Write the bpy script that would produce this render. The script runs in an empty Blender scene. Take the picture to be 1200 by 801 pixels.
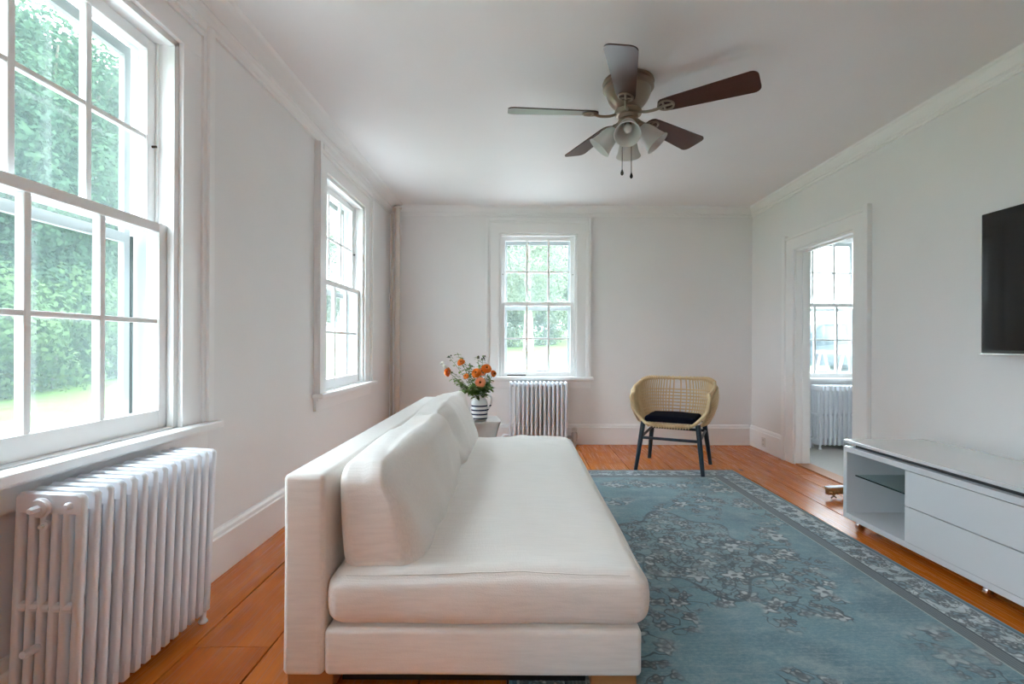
import bpy, bmesh, math, random
from mathutils import Vector, Matrix, noise
PI = math.pi
R = math.radians
scene = bpy.context.scene
C = scene.collection

# ------------------------------------------------------------------ camera, world, light, exposure
CAM_H = 1.03
F = 590.0                       # focal length in pixels of the 1200 px wide frame
cam_d = bpy.data.cameras.new('camera')
cam = bpy.data.objects.new('camera', cam_d); C.objects.link(cam)
cam.location = (0, 0, CAM_H)
cam.rotation_euler = (Matrix.Rotation(R(90), 3, 'X') @ Matrix.Rotation(R(0.25), 3, 'Z')).to_euler()
cam_d.sensor_width = 36.0
cam_d.lens = 36.0 * F / 1200.0
cam_d.shift_x = -8 / 1200.0
cam_d.shift_y = 2.5 / 1200.0
cam_d.clip_start = 0.02
scene.camera = cam

world = bpy.data.worlds.new('overcast_sky'); scene.world = world
world.use_nodes = True
bg = world.node_tree.nodes['Background']
bg.inputs['Color'].default_value = (0.835, 0.915, 1.0, 1)
# overcast sky after the CIE formula: three times brighter overhead than at the horizon
wn = world.node_tree.nodes; wl = world.node_tree.links
tc = wn.new('ShaderNodeTexCoord'); sx = wn.new('ShaderNodeSeparateXYZ'); wl.new(tc.outputs['Generated'], sx.inputs[0])
mx0 = wn.new('ShaderNodeMath'); mx0.operation = 'MAXIMUM'; wl.new(sx.outputs['Z'], mx0.inputs[0]); mx0.inputs[1].default_value = 0.0
mul = wn.new('ShaderNodeMath'); mul.operation = 'MULTIPLY_ADD'; wl.new(mx0.outputs[0], mul.inputs[0])
mul.inputs[1].default_value = 1.10; mul.inputs[2].default_value = 0.55
wl.new(mul.outputs[0], bg.inputs['Strength'])

sun_d = bpy.data.lights.new('hazy_sun', 'SUN'); sun_d.energy = .5; sun_d.angle = R(25); sun_d.color = (1, .97, .92)
sun = bpy.data.objects.new('hazy_sun', sun_d); C.objects.link(sun)
sun.rotation_euler = (R(18), R(38), 0)        # high, from behind the doorway side of the house

vs = scene.view_settings
vs.view_transform = 'Standard'; vs.look = 'None'; vs.gamma = 1.0; vs.use_curve_mapping = False
vs.exposure = 4.2
scene.display_settings.display_device = 'sRGB'
cy = scene.cycles
cy.use_denoising = True
cy.max_bounces = 14; cy.diffuse_bounces = 9; cy.glossy_bounces = 5; cy.transmission_bounces = 6
cy.transparent_max_bounces = 24
cy.sample_clamp_indirect = 8.0
cy.caustics_reflective = False; cy.caustics_refractive = False

# room measures (metres)
XL, XR, YF, YB, H = -1.335, 2.405, 5.195, -2.3, 2.45
WT = 0.17                        # outer wall thickness

# ------------------------------------------------------------------ material helpers
class S:
    """a socket (or number) with arithmetic that writes math nodes"""
    nt = None
    def __init__(s, v): s.v = v
    @staticmethod
    def m(op, *a, clamp=False):
        n = S.nt.nodes.new('ShaderNodeMath'); n.operation = op; n.use_clamp = clamp
        for i, x in enumerate(a):
            x = x.v if isinstance(x, S) else x
            if isinstance(x, (int, float)): n.inputs[i].default_value = x
            else: S.nt.links.new(x, n.inputs[i])
        return S(n.outputs[0])
    def __add__(s, o): return S.m('ADD', s, o)
    __radd__ = __add__
    def __sub__(s, o): return S.m('SUBTRACT', s, o)
    def __rsub__(s, o): return S.m('SUBTRACT', o, s)
    def __mul__(s, o): return S.m('MULTIPLY', s, o)
    __rmul__ = __mul__
    def __truediv__(s, o): return S.m('DIVIDE', s, o)
    def lt(s, o): return S.m('LESS_THAN', s, o)
    def gt(s, o): return S.m('GREATER_THAN', s, o)
    def abs(s): return S.m('ABSOLUTE', s)
    def mn(s, o): return S.m('MINIMUM', s, o)
    def mx(s, o): return S.m('MAXIMUM', s, o)
    def sin(s): return S.m('SINE', s)
    def cos(s): return S.m('COSINE', s)
    def pw(s, o): return S.m('POWER', s, o)
    def ramp(s, a, b):
        n = S.nt.nodes.new('ShaderNodeMapRange'); n.interpolation_type = 'SMOOTHSTEP'
        S.nt.links.new(s.v, n.inputs[0]); n.inputs[1].default_value = a; n.inputs[2].default_value = b
        return S(n.outputs[0])
def mixc(f, a, b):
    n = S.nt.nodes.new('ShaderNodeMix'); n.data_type = 'RGBA'
    for k, x in ((0, f), (6, a), (7, b)):
        x = x.v if isinstance(x, S) else x
        if isinstance(x, (int, float)): n.inputs[k].default_value = x
        elif isinstance(x, tuple): n.inputs[k].default_value = (*x[:3], 1)
        else: S.nt.links.new(x, n.inputs[k])
    return S(n.outputs[2])
def coord(kind='Object'):
    n = S.nt.nodes.new('ShaderNodeTexCoord'); return S(n.outputs[kind])
def mapping(v, loc=(0, 0, 0), scale=(1, 1, 1), rot=(0, 0, 0)):
    n = S.nt.nodes.new('ShaderNodeMapping'); S.nt.links.new(v.v, n.inputs[0])
    n.inputs['Location'].default_value = loc; n.inputs['Scale'].default_value = scale; n.inputs['Rotation'].default_value = rot
    return S(n.outputs[0])
def vadd(a, b):
    n = S.nt.nodes.new('ShaderNodeVectorMath'); n.operation = 'ADD'
    S.nt.links.new(a.v, n.inputs[0])
    if isinstance(b, S): S.nt.links.new(b.v, n.inputs[1])
    else: n.inputs[1].default_value = b
    return S(n.outputs[0])
def vsub(a, b):
    n = S.nt.nodes.new('ShaderNodeVectorMath'); n.operation = 'SUBTRACT'
    S.nt.links.new(a.v, n.inputs[0]); S.nt.links.new(b.v, n.inputs[1])
    return S(n.outputs[0])
def noi(v, scale, detail=3, rough=.55, out='Fac'):
    n = S.nt.nodes.new('ShaderNodeTexNoise'); S.nt.links.new(v.v, n.inputs['Vector'])
    n.inputs['Scale'].default_value = scale; n.inputs['Detail'].default_value = detail; n.inputs['Roughness'].default_value = rough
    return S(n.outputs[out])
def sep(v):
    n = S.nt.nodes.new('ShaderNodeSeparateXYZ'); S.nt.links.new(v.v, n.inputs[0])
    return [S(o) for o in n.outputs]
def comb(x, y, z=0.0):
    n = S.nt.nodes.new('ShaderNodeCombineXYZ')
    for i, q in enumerate((x, y, z)):
        if isinstance(q, S): S.nt.links.new(q.v, n.inputs[i])
        else: n.inputs[i].default_value = q
    return S(n.outputs[0])
def objrand():
    n = S.nt.nodes.new('ShaderNodeObjectInfo'); return S(n.outputs['Random'])

MATS = {}
def mat(name, col=(.8, .8, .8), rough=.5, metal=0.0, bump=None, fn=None, coat=0.0, spec=.5, sss=0.0, sheen=0.0):
    m = bpy.data.materials.new(name); m.use_nodes = True
    nt = m.node_tree; S.nt = nt
    p = nt.nodes['Principled BSDF']
    p.inputs['Base Color'].default_value = (*col, 1)
    p.inputs['Roughness'].default_value = rough
    p.inputs['Metallic'].default_value = metal
    p.inputs['Specular IOR Level'].default_value = spec
    if coat: p.inputs['Coat Weight'].default_value = coat; p.inputs['Coat Roughness'].default_value = .12
    if sheen: p.inputs['Sheen Weight'].default_value = sheen; p.inputs['Sheen Roughness'].default_value = .5
    height = None
    if fn:
        res = fn()
        if 'col' in res: nt.links.new(res['col'].v, p.inputs['Base Color'])
        if 'rough' in res: nt.links.new(res['rough'].v, p.inputs['Roughness'])
        height = res.get('height')
    elif bump:
        height = noi(coord(), bump[0], 4)
    if height is not None:
        b = nt.nodes.new('ShaderNodeBump'); b.inputs['Strength'].default_value = bump[1] if bump else .2
        b.inputs['Distance'].default_value = bump[2] if bump and len(bump) > 2 else .002
        nt.links.new(height.v, b.inputs['Height']); nt.links.new(b.outputs[0], p.inputs['Normal'])
    MATS[name] = m
    return m

def paint(c, k=.03, sc=2.0):
    def f():
        v = coord()
        n = noi(v, sc, 2)
        return {'col': mixc(n, tuple(x * (1 - k) for x in c), tuple(min(1, x * (1 + k)) for x in c)), 'height': noi(v, 60, 3)}
    return f
mat('wall_paint', fn=paint((.85, .85, .852)), rough=.75, bump=(1, .12, .002))
mat('ceiling_paint', fn=paint((.85, .84, .845)), rough=.6, bump=(1, .1, .002))
mat('trim_paint', fn=paint((.885, .885, .885), .01, 6), rough=.38, bump=(1, .06, .001))
mat('carpet_grey', fn=paint((.46, .44, .42), .08, 30), rough=.95, bump=(1, .5, .004))
mat('siding_white', col=(.8, .8, .8), rough=.6, bump=(20, .1))
mat('glare_toned_paint', fn=paint((.40, .42, .43), .06, 14), rough=.7)  # greyed in colour to offset the strong daylight on the outer frames
mat('radiator_paint', fn=paint((.80, .83, .88), .02, 12), rough=.32, bump=(1, .12, .002))
mat('pipe_beige', fn=paint((.70, .65, .60), .03, 8), rough=.45)

def wood_floor():
    v = coord('Generated'); o = coord('Object')
    r = objrand()
    off = vadd(o, comb(r * 37.0, r * 91.0, 0.0))
    g = mapping(off, scale=(9, .55, 9))
    warp = noi(mapping(off, scale=(2, .35, 1)), 2.0, 3)
    gx = sep(g)
    rings = ((gx[0] * 5.0 + warp * 22.0).sin() * .5 + .5).pw(1.6)
    fine = noi(mapping(off, scale=(160, 3.0, 1)), 1.0, 4)
    blot = noi(mapping(off, scale=(2.5, .8, 1)), 1.6, 3)
    c = mixc(rings * .5, (.68, .185, .020), (.50, .11, .011))
    c = mixc(r * .6, c, (.72, .24, .04))
    c = mixc(fine.ramp(.35, .75) * .28, c, (.19, .05, .012))
    c = mixc(blot.ramp(.45, .8) * .35, c, (.30, .085, .02))
    vo = S.nt.nodes.new('ShaderNodeTexVoronoi'); vo.inputs['Scale'].default_value = 1.0
    S.nt.links.new(mapping(off, scale=(3.4, 1.5, 1)).v, vo.inputs['Vector'])
    kn = S(vo.outputs['Distance'])
    c = mixc((1.0 - kn.ramp(.015, .085)) * .8, c, (.07, .022, .008))
    return {'col': c, 'rough': .24 + .06 * fine, 'height': fine * .5 + rings * .2}
mat('pine_plank', fn=wood_floor, bump=(1, .10, .001), coat=.0, spec=.22)
mat('floor_gap', col=(.03, .015, .008), rough=.9)
mat('threshold_wood', col=(.42, .16, .05), rough=.35, bump=(25, .1))

def linen(c, sc=520):
    def f():
        v = coord()
        x, y, z = sep(v)
        w1 = noi(mapping(v, scale=(1, 40, 10)), 9, 3)
        w2 = noi(mapping(v, scale=(40, 2, 40)), 6, 3)
        big = noi(v, 3.0, 3)
        col = mixc(w1.ramp(.35, .7), c, tuple(q * .93 for q in c))
        col = mixc(big.ramp(.4, .75) * .35, col, tuple(q * k for q, k in zip(c, (.97, .95, .92))))
        return {'col': col, 'height': w1 + w2 + noi(v, 260, 2) * .7}
    return f
mat('linen_white', fn=linen((.89, .87, .84)), rough=.9, bump=(1, .28, .002), sheen=.15, spec=.2)
mat('sofa_leg_wood', col=(.45, .20, .07), rough=.4, bump=(30, .1))
mat('shade_black', col=(.012, .012, .012), rough=.95, bump=(200, .1))

def rug_fn():
    v = coord('Object')
    x, y, z = sep(v)
    d = (.915 - x.abs()).mn(1.55 - y.abs())
    streak = noi(mapping(v, scale=(3, 120, 1)), 1.0, 3)
    weave = noi(mapping(v, scale=(220, 320, 1)), 1.0, 2)
    big = noi(v, 2.1, 4, .6)
    worn = noi(mapping(v, loc=(3, 7, 0), scale=(1, 1.4, 1)), 4.5, 6, .72)
    teal, deep, pale, white, dark = (.145, .30, .36), (.075, .175, .225), (.33, .43, .46), (.58, .62, .63), (.035, .05, .065)
    field = mixc(big.ramp(.35, .68), teal, deep)
    field = mixc(worn.ramp(.45, .70) * .7, field, pale)
    field = mixc(streak.ramp(.45, .75) * .35, field, pale)
    speck = noi(mapping(v, scale=(60, 110, 1)), 1.0, 4, .8)
    field = mixc(speck.ramp(.48, .66) * .55, field, pale)
    field = mixc(speck.ramp(.50, .30) * .45, field, deep)
    warpv = vadd(v, mapping(noi(v, 7, 2, .5, 'Color'), loc=(-.035, -.035, 0), scale=(.07, .07, 0)))
    def flowers(sc, size, petals, jitter=.9, seed=0.0):
        vo = S.nt.nodes.new('ShaderNodeTexVoronoi'); vo.voronoi_dimensions = '2D'
        vo.inputs['Scale'].default_value = sc; vo.inputs['Randomness'].default_value = jitter
        w = vadd(warpv, (seed, seed * 1.7, 0))
        S.nt.links.new(w.v, vo.inputs['Vector'])
        loc = vsub(w, S(vo.outputs['Position'])) if False else None
        # Position comes in texture space divided by scale: distance is measured in cells
        px, py, pz = sep(S(vo.outputs['Position']))
        wx, wy, wz = sep(w)
        lx, ly = wx - px, wy - py
        r = S.m('SQRT', lx * lx + ly * ly)
        th = S.m('ARCTAN2', ly, lx)
        cr, cg, cb = sep(S(vo.outputs['Color']))
        edge = size * (.55 + .45 * cg) * (.78 + .22 * (th * petals + cr * 6.0).cos())
        return r, edge, cr, cb
    # vines
    n1 = noi(vadd(v, (1.3, 4.1, 0)), 9.0, 1.5, .5)
    vine = 1.0 - (n1 - .5).abs().ramp(.006, .02)
    n2 = noi(vadd(v, (9.3, 2.1, 0)), 17.0, 1.5, .5)
    vine2 = 1.0 - (n2 - .5).abs().ramp(.01, .04)
    def put(c, fl, mask, colr, line=.010, strength=.9):
        r, e, cr, cb = fl
        inside = 1.0 - (r - e).ramp(-.004, .003)
        c = mixc(inside * mask * strength, c, colr)
        out = (1.0 - (r - e).abs().ramp(line * .35, line)) * mask
        c = mixc(out * .75, c, dark)
        core = (1.0 - r.ramp(.010, .018)) * mask
        return mixc(core * .85, c, dark)
    m_rad = S.m('SQRT', (x * x) * 2.4 + y * y)
    m_th = S.m('ARCTAN2', y, x)
    lobe = .48 + .06 * (m_th * 8.0).cos()
    inmed = 1.0 - (m_rad - lobe).ramp(-.02, .01)
    medline = 1.0 - (m_rad - lobe).abs().ramp(.006, .016)
    lobe2 = .26 + .04 * (m_th * 6.0).cos()
    medline2 = 1.0 - (m_rad - lobe2).abs().ramp(.005, .012)
    clump = noi(vadd(v, (5.2, 1.1, 0)), 2.6, 1.5, .5).ramp(.50, .56)
    corner = ((x.abs() - .36).ramp(0, .2) * (y.abs() - .75).ramp(0, .3))
    fmask = clump.mx(corner).mx(inmed)
    c = field
    c = mixc(inmed * .35, c, pale)
    c = mixc(vine * fmask * .8, c, dark)
    c = mixc(vine2 * inmed * .7, c, dark)
    wearmask = worn.ramp(.62, .45)
    c = put(c, flowers(7.0, .062, 5.0), fmask * (.45 + .55 * wearmask), white)
    c = put(c, flowers(12.0, .036, 4.0, 1.0, 3.7), fmask * (.4 + .6 * wearmask), (.33, .36, .36), .008)
    c = mixc((medline * .75).mx(medline2 * .6) * (.4 + .6 * wearmask), c, dark)
    # border
    b = mixc(worn.ramp(.4, .65), (.42, .51, .55), (.62, .68, .70))
    b = mixc(vine2 * .55, b, dark)
    b = put(b, flowers(9.0, .055, 6.0, .5, 1.9), S(1.0).v if False else big * 0.0 + 1.0, (.19, .29, .34))
    b = put(b, flowers(15.0, .026, 5.0, 1.0, 7.7), big * 0.0 + 1.0, (.68, .72, .73), .007)
    b = mixc(vine * .4, b, dark)
    c = mixc(d.lt(.236), c, (.40, .46, .47))
    stripes = ((d * 560.0).sin() * .5 + .5)
    sc_ = mixc(stripes * .7 + weave * .3, (.055, .075, .09), (.17, .20, .21))
    c = mixc(d.lt(.231), c, sc_)
    c = mixc(d.lt(.176), c, dark)
    c = mixc(d.lt(.168), c, b)
    c = mixc(d.lt(.032), c, (.30, .37, .40))
    c = mixc(d.lt(.024), c, (.045, .11, .16))
    c = mixc(d.lt(.010), c, (.12, .25, .30))
    c = mixc(weave.ramp(.3, .7) * .25, c, deep)
    return {'col': c, 'height': weave + streak}
mat('rug_pattern', fn=rug_fn, rough=.95, bump=(1, .35, .002), sheen=.35, spec=.15)

mat('white_lacquer', col=(.72, .74, .77), rough=.12, spec=.5, bump=(2, .01))
mat('lacquer_gap', col=(.05, .05, .055), rough=.6)
mat('white_lacquer_top', col=(.74, .75, .77), rough=.05, coat=1.0, bump=(2, .01))
mat('valve_metal', col=(.50, .50, .51), rough=.5, metal=.5, bump=(40, .05))
mat('chrome', col=(.75, .73, .72), rough=.12, metal=1.0, bump=(30, .02))
mat('brass_worn', col=(.42, .27, .12), rough=.35, metal=.8, bump=(60, .5, .004))
mat('tv_screen', col=(.006, .005, .006), rough=.06, spec=.35, bump=(3, .02, .002))
mat('tv_plastic', col=(.008, .008, .009), rough=.25, bump=(80, .02))
mat('silver_strip', col=(.7, .7, .7), rough=.25, metal=.9, bump=(80, .02))
def rattan():
    v = coord(); n = noi(v, 25, 3)
    return {'col': mixc(n, (.68, .48, .25), (.80, .63, .39)), 'height': n}
mat('rattan', fn=rattan, rough=.5, bump=(1, .2))
mat('navy_painted_wood', col=(.010, .030, .050), rough=.35, bump=(40, .08))
mat('navy_cloth', col=(.006, .007, .016), rough=1.0, bump=(300, .3), spec=.1)
mat('pewter_metal', col=(.33, .265, .21), rough=.34, metal=.85, bump=(60, .05))
def blade_wood():
    v = coord(); n = noi(mapping(v, scale=(2, 30, 2)), 3, 4)
    return {'col': mixc(n, (.040, .011, .008), (.075, .024, .016)), 'height': n}
mat('blade_wood', fn=blade_wood, rough=.34, bump=(1, .05), coat=.0)
def frosted():
    v = coord(); n = noi(v, 18, 3)
    return {'col': mixc(n, (.74, .75, .72), (.86, .86, .84)), 'height': n}
mat('alabaster_glass', fn=frosted, rough=.3, bump=(1, .05))
MATS['alabaster_glass'].node_tree.nodes['Principled BSDF'].inputs['Transmission Weight'].default_value = .25
mat('bulb_glass', col=(.85, .85, .82), rough=.15, bump=(5, .01))
mat('dark_metal', col=(.05, .045, .04), rough=.35, metal=.9, bump=(50, .05))
def hammered():
    v = coord()
    vo = S.nt.nodes.new('ShaderNodeTexVoronoi'); vo.inputs['Scale'].default_value = 32
    S.nt.links.new(v.v, vo.inputs['Vector'])
    n = noi(v, 6, 3)
    return {'col': mixc(n, (.40, .38, .36), (.62, .60, .58)), 'height': S(vo.outputs['Distance'])}
mat('hammered_silver', fn=hammered, rough=.28, metal=.9, bump=(1, .25, .003))
def jug():
    x, y, z = sep(coord())
    s = (((z - .0145) * (2 * PI / .033)).cos()).gt(.42) * z.gt(.004) * z.lt(.125)
    return {'col': mixc(s, (.80, .81, .82), (.022, .035, .085))}
mat('striped_ceramic', fn=jug, rough=.18)
def petal(c1, c2):
    def f():
        v = coord(); n = noi(v, 40, 3)
        return {'col': mixc(n, c1, c2)}
    return f
mat('petal_orange', fn=petal((.85, .20, .012), (.90, .30, .03)), rough=.6)
mat('petal_peach', fn=petal((.88, .30, .13), (.90, .42, .22)), rough=.6)
mat('petal_white', fn=petal((.85, .85, .75), (.9, .9, .85)), rough=.6)
mat('flower_heart', fn=petal((.10, .05, .01), (.35, .12, .01)), rough=.8)
mat('bud_dark', col=(.06, .07, .07), rough=.7, bump=(60, .2))
mat('stem_green', fn=petal((.13, .24, .06), (.18, .30, .08)), rough=.6)
mat('leaf_green', fn=petal((.08, .20, .035), (.20, .34, .07)), rough=.55)
mat('outlet_plastic', col=(.70, .69, .66), rough=.4, bump=(20, .02))
mat('outlet_hole', col=(.03, .03, .03), rough=.8)

def foliage(c1, c2, c3, tl=.35):
    def build(name):
        m = bpy.data.materials.new(name); m.use_nodes = True; nt = m.node_tree; S.nt = nt
        nt.nodes.remove(nt.nodes['Principled BSDF'])
        out = nt.nodes['Material Output']
        n = noi(coord(), .7, 4); n2 = noi(coord(), 6.0, 2)
        c = mixc(n.ramp(.3, .7), c1, c2); c = mixc(n2.ramp(.45, .75), c, c3)
        a = nt.nodes.new('ShaderNodeBsdfDiffuse'); b = nt.nodes.new('ShaderNodeBsdfTranslucent')
        mx = nt.nodes.new('ShaderNodeMixShader'); mx.inputs[0].default_value = tl
        nt.links.new(c.v, a.inputs[0]); nt.links.new(c.v, b.inputs[0])
        nt.links.new(a.outputs[0], mx.inputs[1]); nt.links.new(b.outputs[0], mx.inputs[2])
        nt.links.new(mx.outputs[0], out.inputs[0]); MATS[name] = m
    return build
foliage((.026, .055, .036), (.042, .080, .046), (.06, .10, .05))('tree_leaf')
foliage((.022, .05, .036), (.034, .068, .045), (.045, .08, .048))('spruce_leaf')
foliage((.045, .08, .038), (.065, .105, .042), (.075, .115, .045))('bush_leaf')
foliage((.13, .165, .115), (.18, .215, .15), (.22, .25, .18), .45)('hazed_leaf')  # lighter leaf colour puts distance haze into the far foliage
mat('bark', fn=petal((.09, .07, .055), (.17, .14, .11)), rough=.95)
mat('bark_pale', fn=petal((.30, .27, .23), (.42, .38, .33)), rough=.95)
def lawn():
    v = coord(); n = noi(v, .35, 4); n2 = noi(v, 9, 5)
    c = mixc(n.ramp(.3, .7), (.060, .105, .026), (.080, .130, .036)); c = mixc(n2.ramp(.4, .7) * .5, c, (.045, .080, .02))
    return {'col': c, 'height': n2}
mat('lawn_grass', fn=lawn, rough=.95, bump=(1, .5, .02), spec=.1)

def glass_mat(name, haze):
    m = bpy.data.materials.new(name); m.use_nodes = True; nt = m.node_tree; S.nt = nt
    nt.nodes.remove(nt.nodes['Principled BSDF'])
    out = nt.nodes['Material Output']
    t = nt.nodes.new('ShaderNodeBsdfTransparent'); t.inputs[0].default_value = (.95, .985, .98, 1)
    g = nt.nodes.new('ShaderNodeBsdfGlossy'); g.inputs['Roughness'].default_value = .02
    ge = nt.nodes.new('ShaderNodeNewGeometry'); dp = nt.nodes.new('ShaderNodeVectorMath'); dp.operation = 'DOT_PRODUCT'
    nt.links.new(ge.outputs['Normal'], dp.inputs[0]); nt.links.new(ge.outputs['Incoming'], dp.inputs[1])
    fres = .06 + .94 * (1.0 - S(dp.outputs['Value']).abs()).pw(5.0)      # Schlick reflection of a thin pane
    nb = nt.nodes.new('ShaderNodeBump'); nb.inputs['Strength'].default_value = .08; nb.inputs['Distance'].default_value = .01
    nt.links.new(noi(coord(), 5, 2).v, nb.inputs['Height']); nt.links.new(nb.outputs[0], g.inputs['Normal'])
    m1 = nt.nodes.new('ShaderNodeMixShader')
    nt.links.new(fres.v, m1.inputs[0]); nt.links.new(t.outputs[0], m1.inputs[1]); nt.links.new(g.outputs[0], m1.inputs[2])
    d = nt.nodes.new('ShaderNodeBsdfTranslucent'); d.inputs[0].default_value = (.66, .88, .90, 1)
    m2 = nt.nodes.new('ShaderNodeMixShader')
    n = noi(mapping(coord(), scale=(1, 1, .4)), 3.0, 3)
    nt.links.new((n * haze * 2.0).v, m2.inputs[0])
    nt.links.new(m1.outputs[0], m2.inputs[1]); nt.links.new(d.outputs[0], m2.inputs[2])
    nt.links.new(m2.outputs[0], out.inputs[0]); MATS[name] = m
glass_mat('pane_glass', .03)
glass_mat('shelf_glass', .0)
MATS['shelf_glass'].node_tree.nodes['Transparent BSDF'].inputs[0].default_value = (.82, .9, .88, 1)
mat('shelf_edge', col=(.01, .03, .03), rough=.1, bump=(5, .01))
mat('car_paint', col=(.012, .018, .024), rough=.55, bump=(2, .01), spec=.15)
mat('car_glass', col=(.03, .035, .04), rough=.4, bump=(2, .01), spec=.2)
mat('tyre', col=(.015, .015, .015), rough=.8, bump=(50, .1))
mat('pink_timber', col=(.16, .085, .085), rough=.7, bump=(30, .1))

# ------------------------------------------------------------------ mesh helpers
class MB:
    """collects shapes and links them as ONE mesh object"""
    def __init__(s, xf=None): s.v = []; s.f = []; s.sm = []; s.xf = xf; s.mi = []
    def add(s, vs, fs, smooth=False, mi=0):
        o = len(s.v)
        s.v += [tuple(s.xf(*p)) if s.xf else tuple(p) for p in vs]
        s.f += [tuple(o + i for i in f) for f in fs]; s.sm += [smooth] * len(fs); s.mi += [mi] * len(fs)
        return s
    def box(s, x0, x1, y0, y1, z0, z1, c=0.0, mi=0):
        if c <= 0:
            vs = [(x, y, z) for z in (z0, z1) for y in (y0, y1) for x in (x0, x1)]
            return s.add(vs, [(0, 2, 3, 1), (4, 5, 7, 6), (0, 1, 5, 4), (2, 6, 7, 3), (0, 4, 6, 2), (1, 3, 7, 5)], mi=mi)
        bm = bmesh.new()
        bmesh.ops.create_cube(bm, size=1.0)
        for q in bm.verts:
            q.co = Vector(((x0 + x1) / 2 + q.co.x * (x1 - x0), (y0 + y1) / 2 + q.co.y * (y1 - y0), (z0 + z1) / 2 + q.co.z * (z1 - z0)))
        bmesh.ops.bevel(bm, geom=bm.edges[:], offset=c, segments=2, affect='EDGES', profile=.6)
        bm.verts.index_update()
        vs = [q.co[:] for q in bm.verts]; fs = [tuple(q.index for q in f.verts) for f in bm.faces]
        bm.free()
        return s.add(vs, fs, mi=mi)
    def tube(s, pts, r, n=8, closed=False, caps=True, flat=1.0, mi=0):
        pts = [Vector(p) for p in pts]; k = len(pts)
        rs = r if isinstance(r, (list, tuple)) else [r] * k
        up = None; vs = []
        for i in range(k):
            a = pts[(i - 1) % k] if (closed or i > 0) else pts[i]
            b = pts[(i + 1) % k] if (closed or i < k - 1) else pts[i]
            t = (b - a).normalized()
            if up is None:
                up = Vector((0, 0, 1)) if abs(t.z) < .9 else Vector((1, 0, 0))
            u = (up - t * up.dot(t))
            u = u.normalized() if u.length > 1e-5 else t.orthogonal().normalized()
            w = t.cross(u); up = u
            for j in range(n):
                an = 2 * PI * j / n
                vs.append(pts[i] + (u * math.cos(an) + w * math.sin(an) * flat) * rs[i])
        fs = []
        for i in range(k if closed else k - 1):
            for j in range(n):
                a0 = i * n + j; a1 = i * n + (j + 1) % n; b0 = ((i + 1) % k) * n + j; b1 = ((i + 1) % k) * n + (j + 1) % n
                fs.append((a0, a1, b1, b0))
        if caps and not closed:
            fs.append(tuple(reversed(range(n)))); fs.append(tuple((k - 1) * n + j for j in range(n)))
        return s.add(vs, fs, True, mi)
    def lathe(s, prof, n=24, xf=None, caps=True, mi=0):
        vs = []; k = len(prof)
        for r, z in prof:
            for j in range(n):
                a = 2 * PI * j / n
                p = Vector((r * math.cos(a), r * math.sin(a), z))
                vs.append(xf @ p if xf else p)
        fs = [(i * n + j, i * n + (j + 1) % n, (i + 1) * n + (j + 1) % n, (i + 1) * n + j) for i in range(k - 1) for j in range(n)]
        if caps:
            if prof[0][0] > 1e-4: fs.append(tuple(reversed(range(n))))
            if prof[-1][0] > 1e-4: fs.append(tuple((k - 1) * n + j for j in range(n)))
        return s.add(vs, fs, True, mi)
    def prism(s, poly, a0, a1, axis='y', mi=0):
        """poly = list of 2-D points, swept along an axis"""
        n = len(poly)
        if axis == 'y': g = lambda p, a: (p[0], a, p[1])
        elif axis == 'x': g = lambda p, a: (a, p[0], p[1])
        else: g = lambda p, a: (p[0], p[1], a)
        vs = [g(p, a0) for p in poly] + [g(p, a1) for p in poly]
        fs = [(i, (i + 1) % n, n + (i + 1) % n, n + i) for i in range(n)] + [tuple(reversed(range(n))), tuple(range(n, 2 * n))]
        return s.add(vs, fs, mi=mi)
    def mesh(s, name, mats, fix=True, autosmooth=True):
        me = bpy.data.meshes.new(name)
        me.from_pydata(s.v, [], s.f)
        me.polygons.foreach_set('use_smooth', s.sm)
        me.polygons.foreach_set('material_index', s.mi)
        if fix:
            bm = bmesh.new(); bm.from_mesh(me); bmesh.ops.recalc_face_normals(bm, faces=bm.faces[:]); bm.to_mesh(me); bm.free()
        for m in (mats if isinstance(mats, (list, tuple)) else [mats]): me.materials.append(MATS[m])
        if autosmooth and any(s.sm): me.set_sharp_from_angle(angle=R(42))
        return me
    def build(s, name, mats, parent=None, loc=(0, 0, 0), rot=(0, 0, 0), fix=True, autosmooth=True):
        o = bpy.data.objects.new(name, s.mesh(name, mats, fix, autosmooth)); C.objects.link(o)
        o.location = loc; o.rotation_euler = rot
        if parent: o.parent = parent
        return o
def link(name, mesh, parent=None, loc=(0, 0, 0), rot=(0, 0, 0), scale=(1, 1, 1)):
    o = bpy.data.objects.new(name, mesh); C.objects.link(o); o.location = loc; o.rotation_euler = rot; o.scale = scale
    if parent: o.parent = parent
    return o
def empty(name, loc=(0, 0, 0), rot=(0, 0, 0), parent=None):
    o = bpy.data.objects.new(name, None); C.objects.link(o); o.location = loc; o.rotation_euler = rot
    o.empty_display_size = .05
    if parent: o.parent = parent
    return o
def tag(o, label=None, cat=None, group=None, kind=None):
    if label: o['label'] = label
    if cat: o['category'] = cat
    if group: o['group'] = group
    if kind: o['kind'] = kind
    return o
def struct(o, label=None, cat=None): return tag(o, label, cat, kind='structure')
def copy_tree(o, parent=None):
    c = o.copy(); C.objects.link(c); c.parent = parent
    for ch in [k for k in bpy.data.objects if k.parent == o]: copy_tree(ch, c)
    return c
def smooth_path(pts, n=6):
    """Catmull-Rom through the points"""
    P = [Vector(p) for p in pts]; P = [P[0] * 2 - P[1]] + P + [P[-1] * 2 - P[-2]]
    out = []
    for i in range(1, len(P) - 2):
        for k in range(n):
            t = k / n; a, b, c, d = P[i - 1], P[i], P[i + 1], P[i + 2]
            out.append(.5 * ((2 * b) + (c - a) * t + (2 * a - 5 * b + 4 * c - d) * t * t + (3 * b - a - 3 * c + d) * t ** 3))
    out.append(P[-2]); return out

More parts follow.
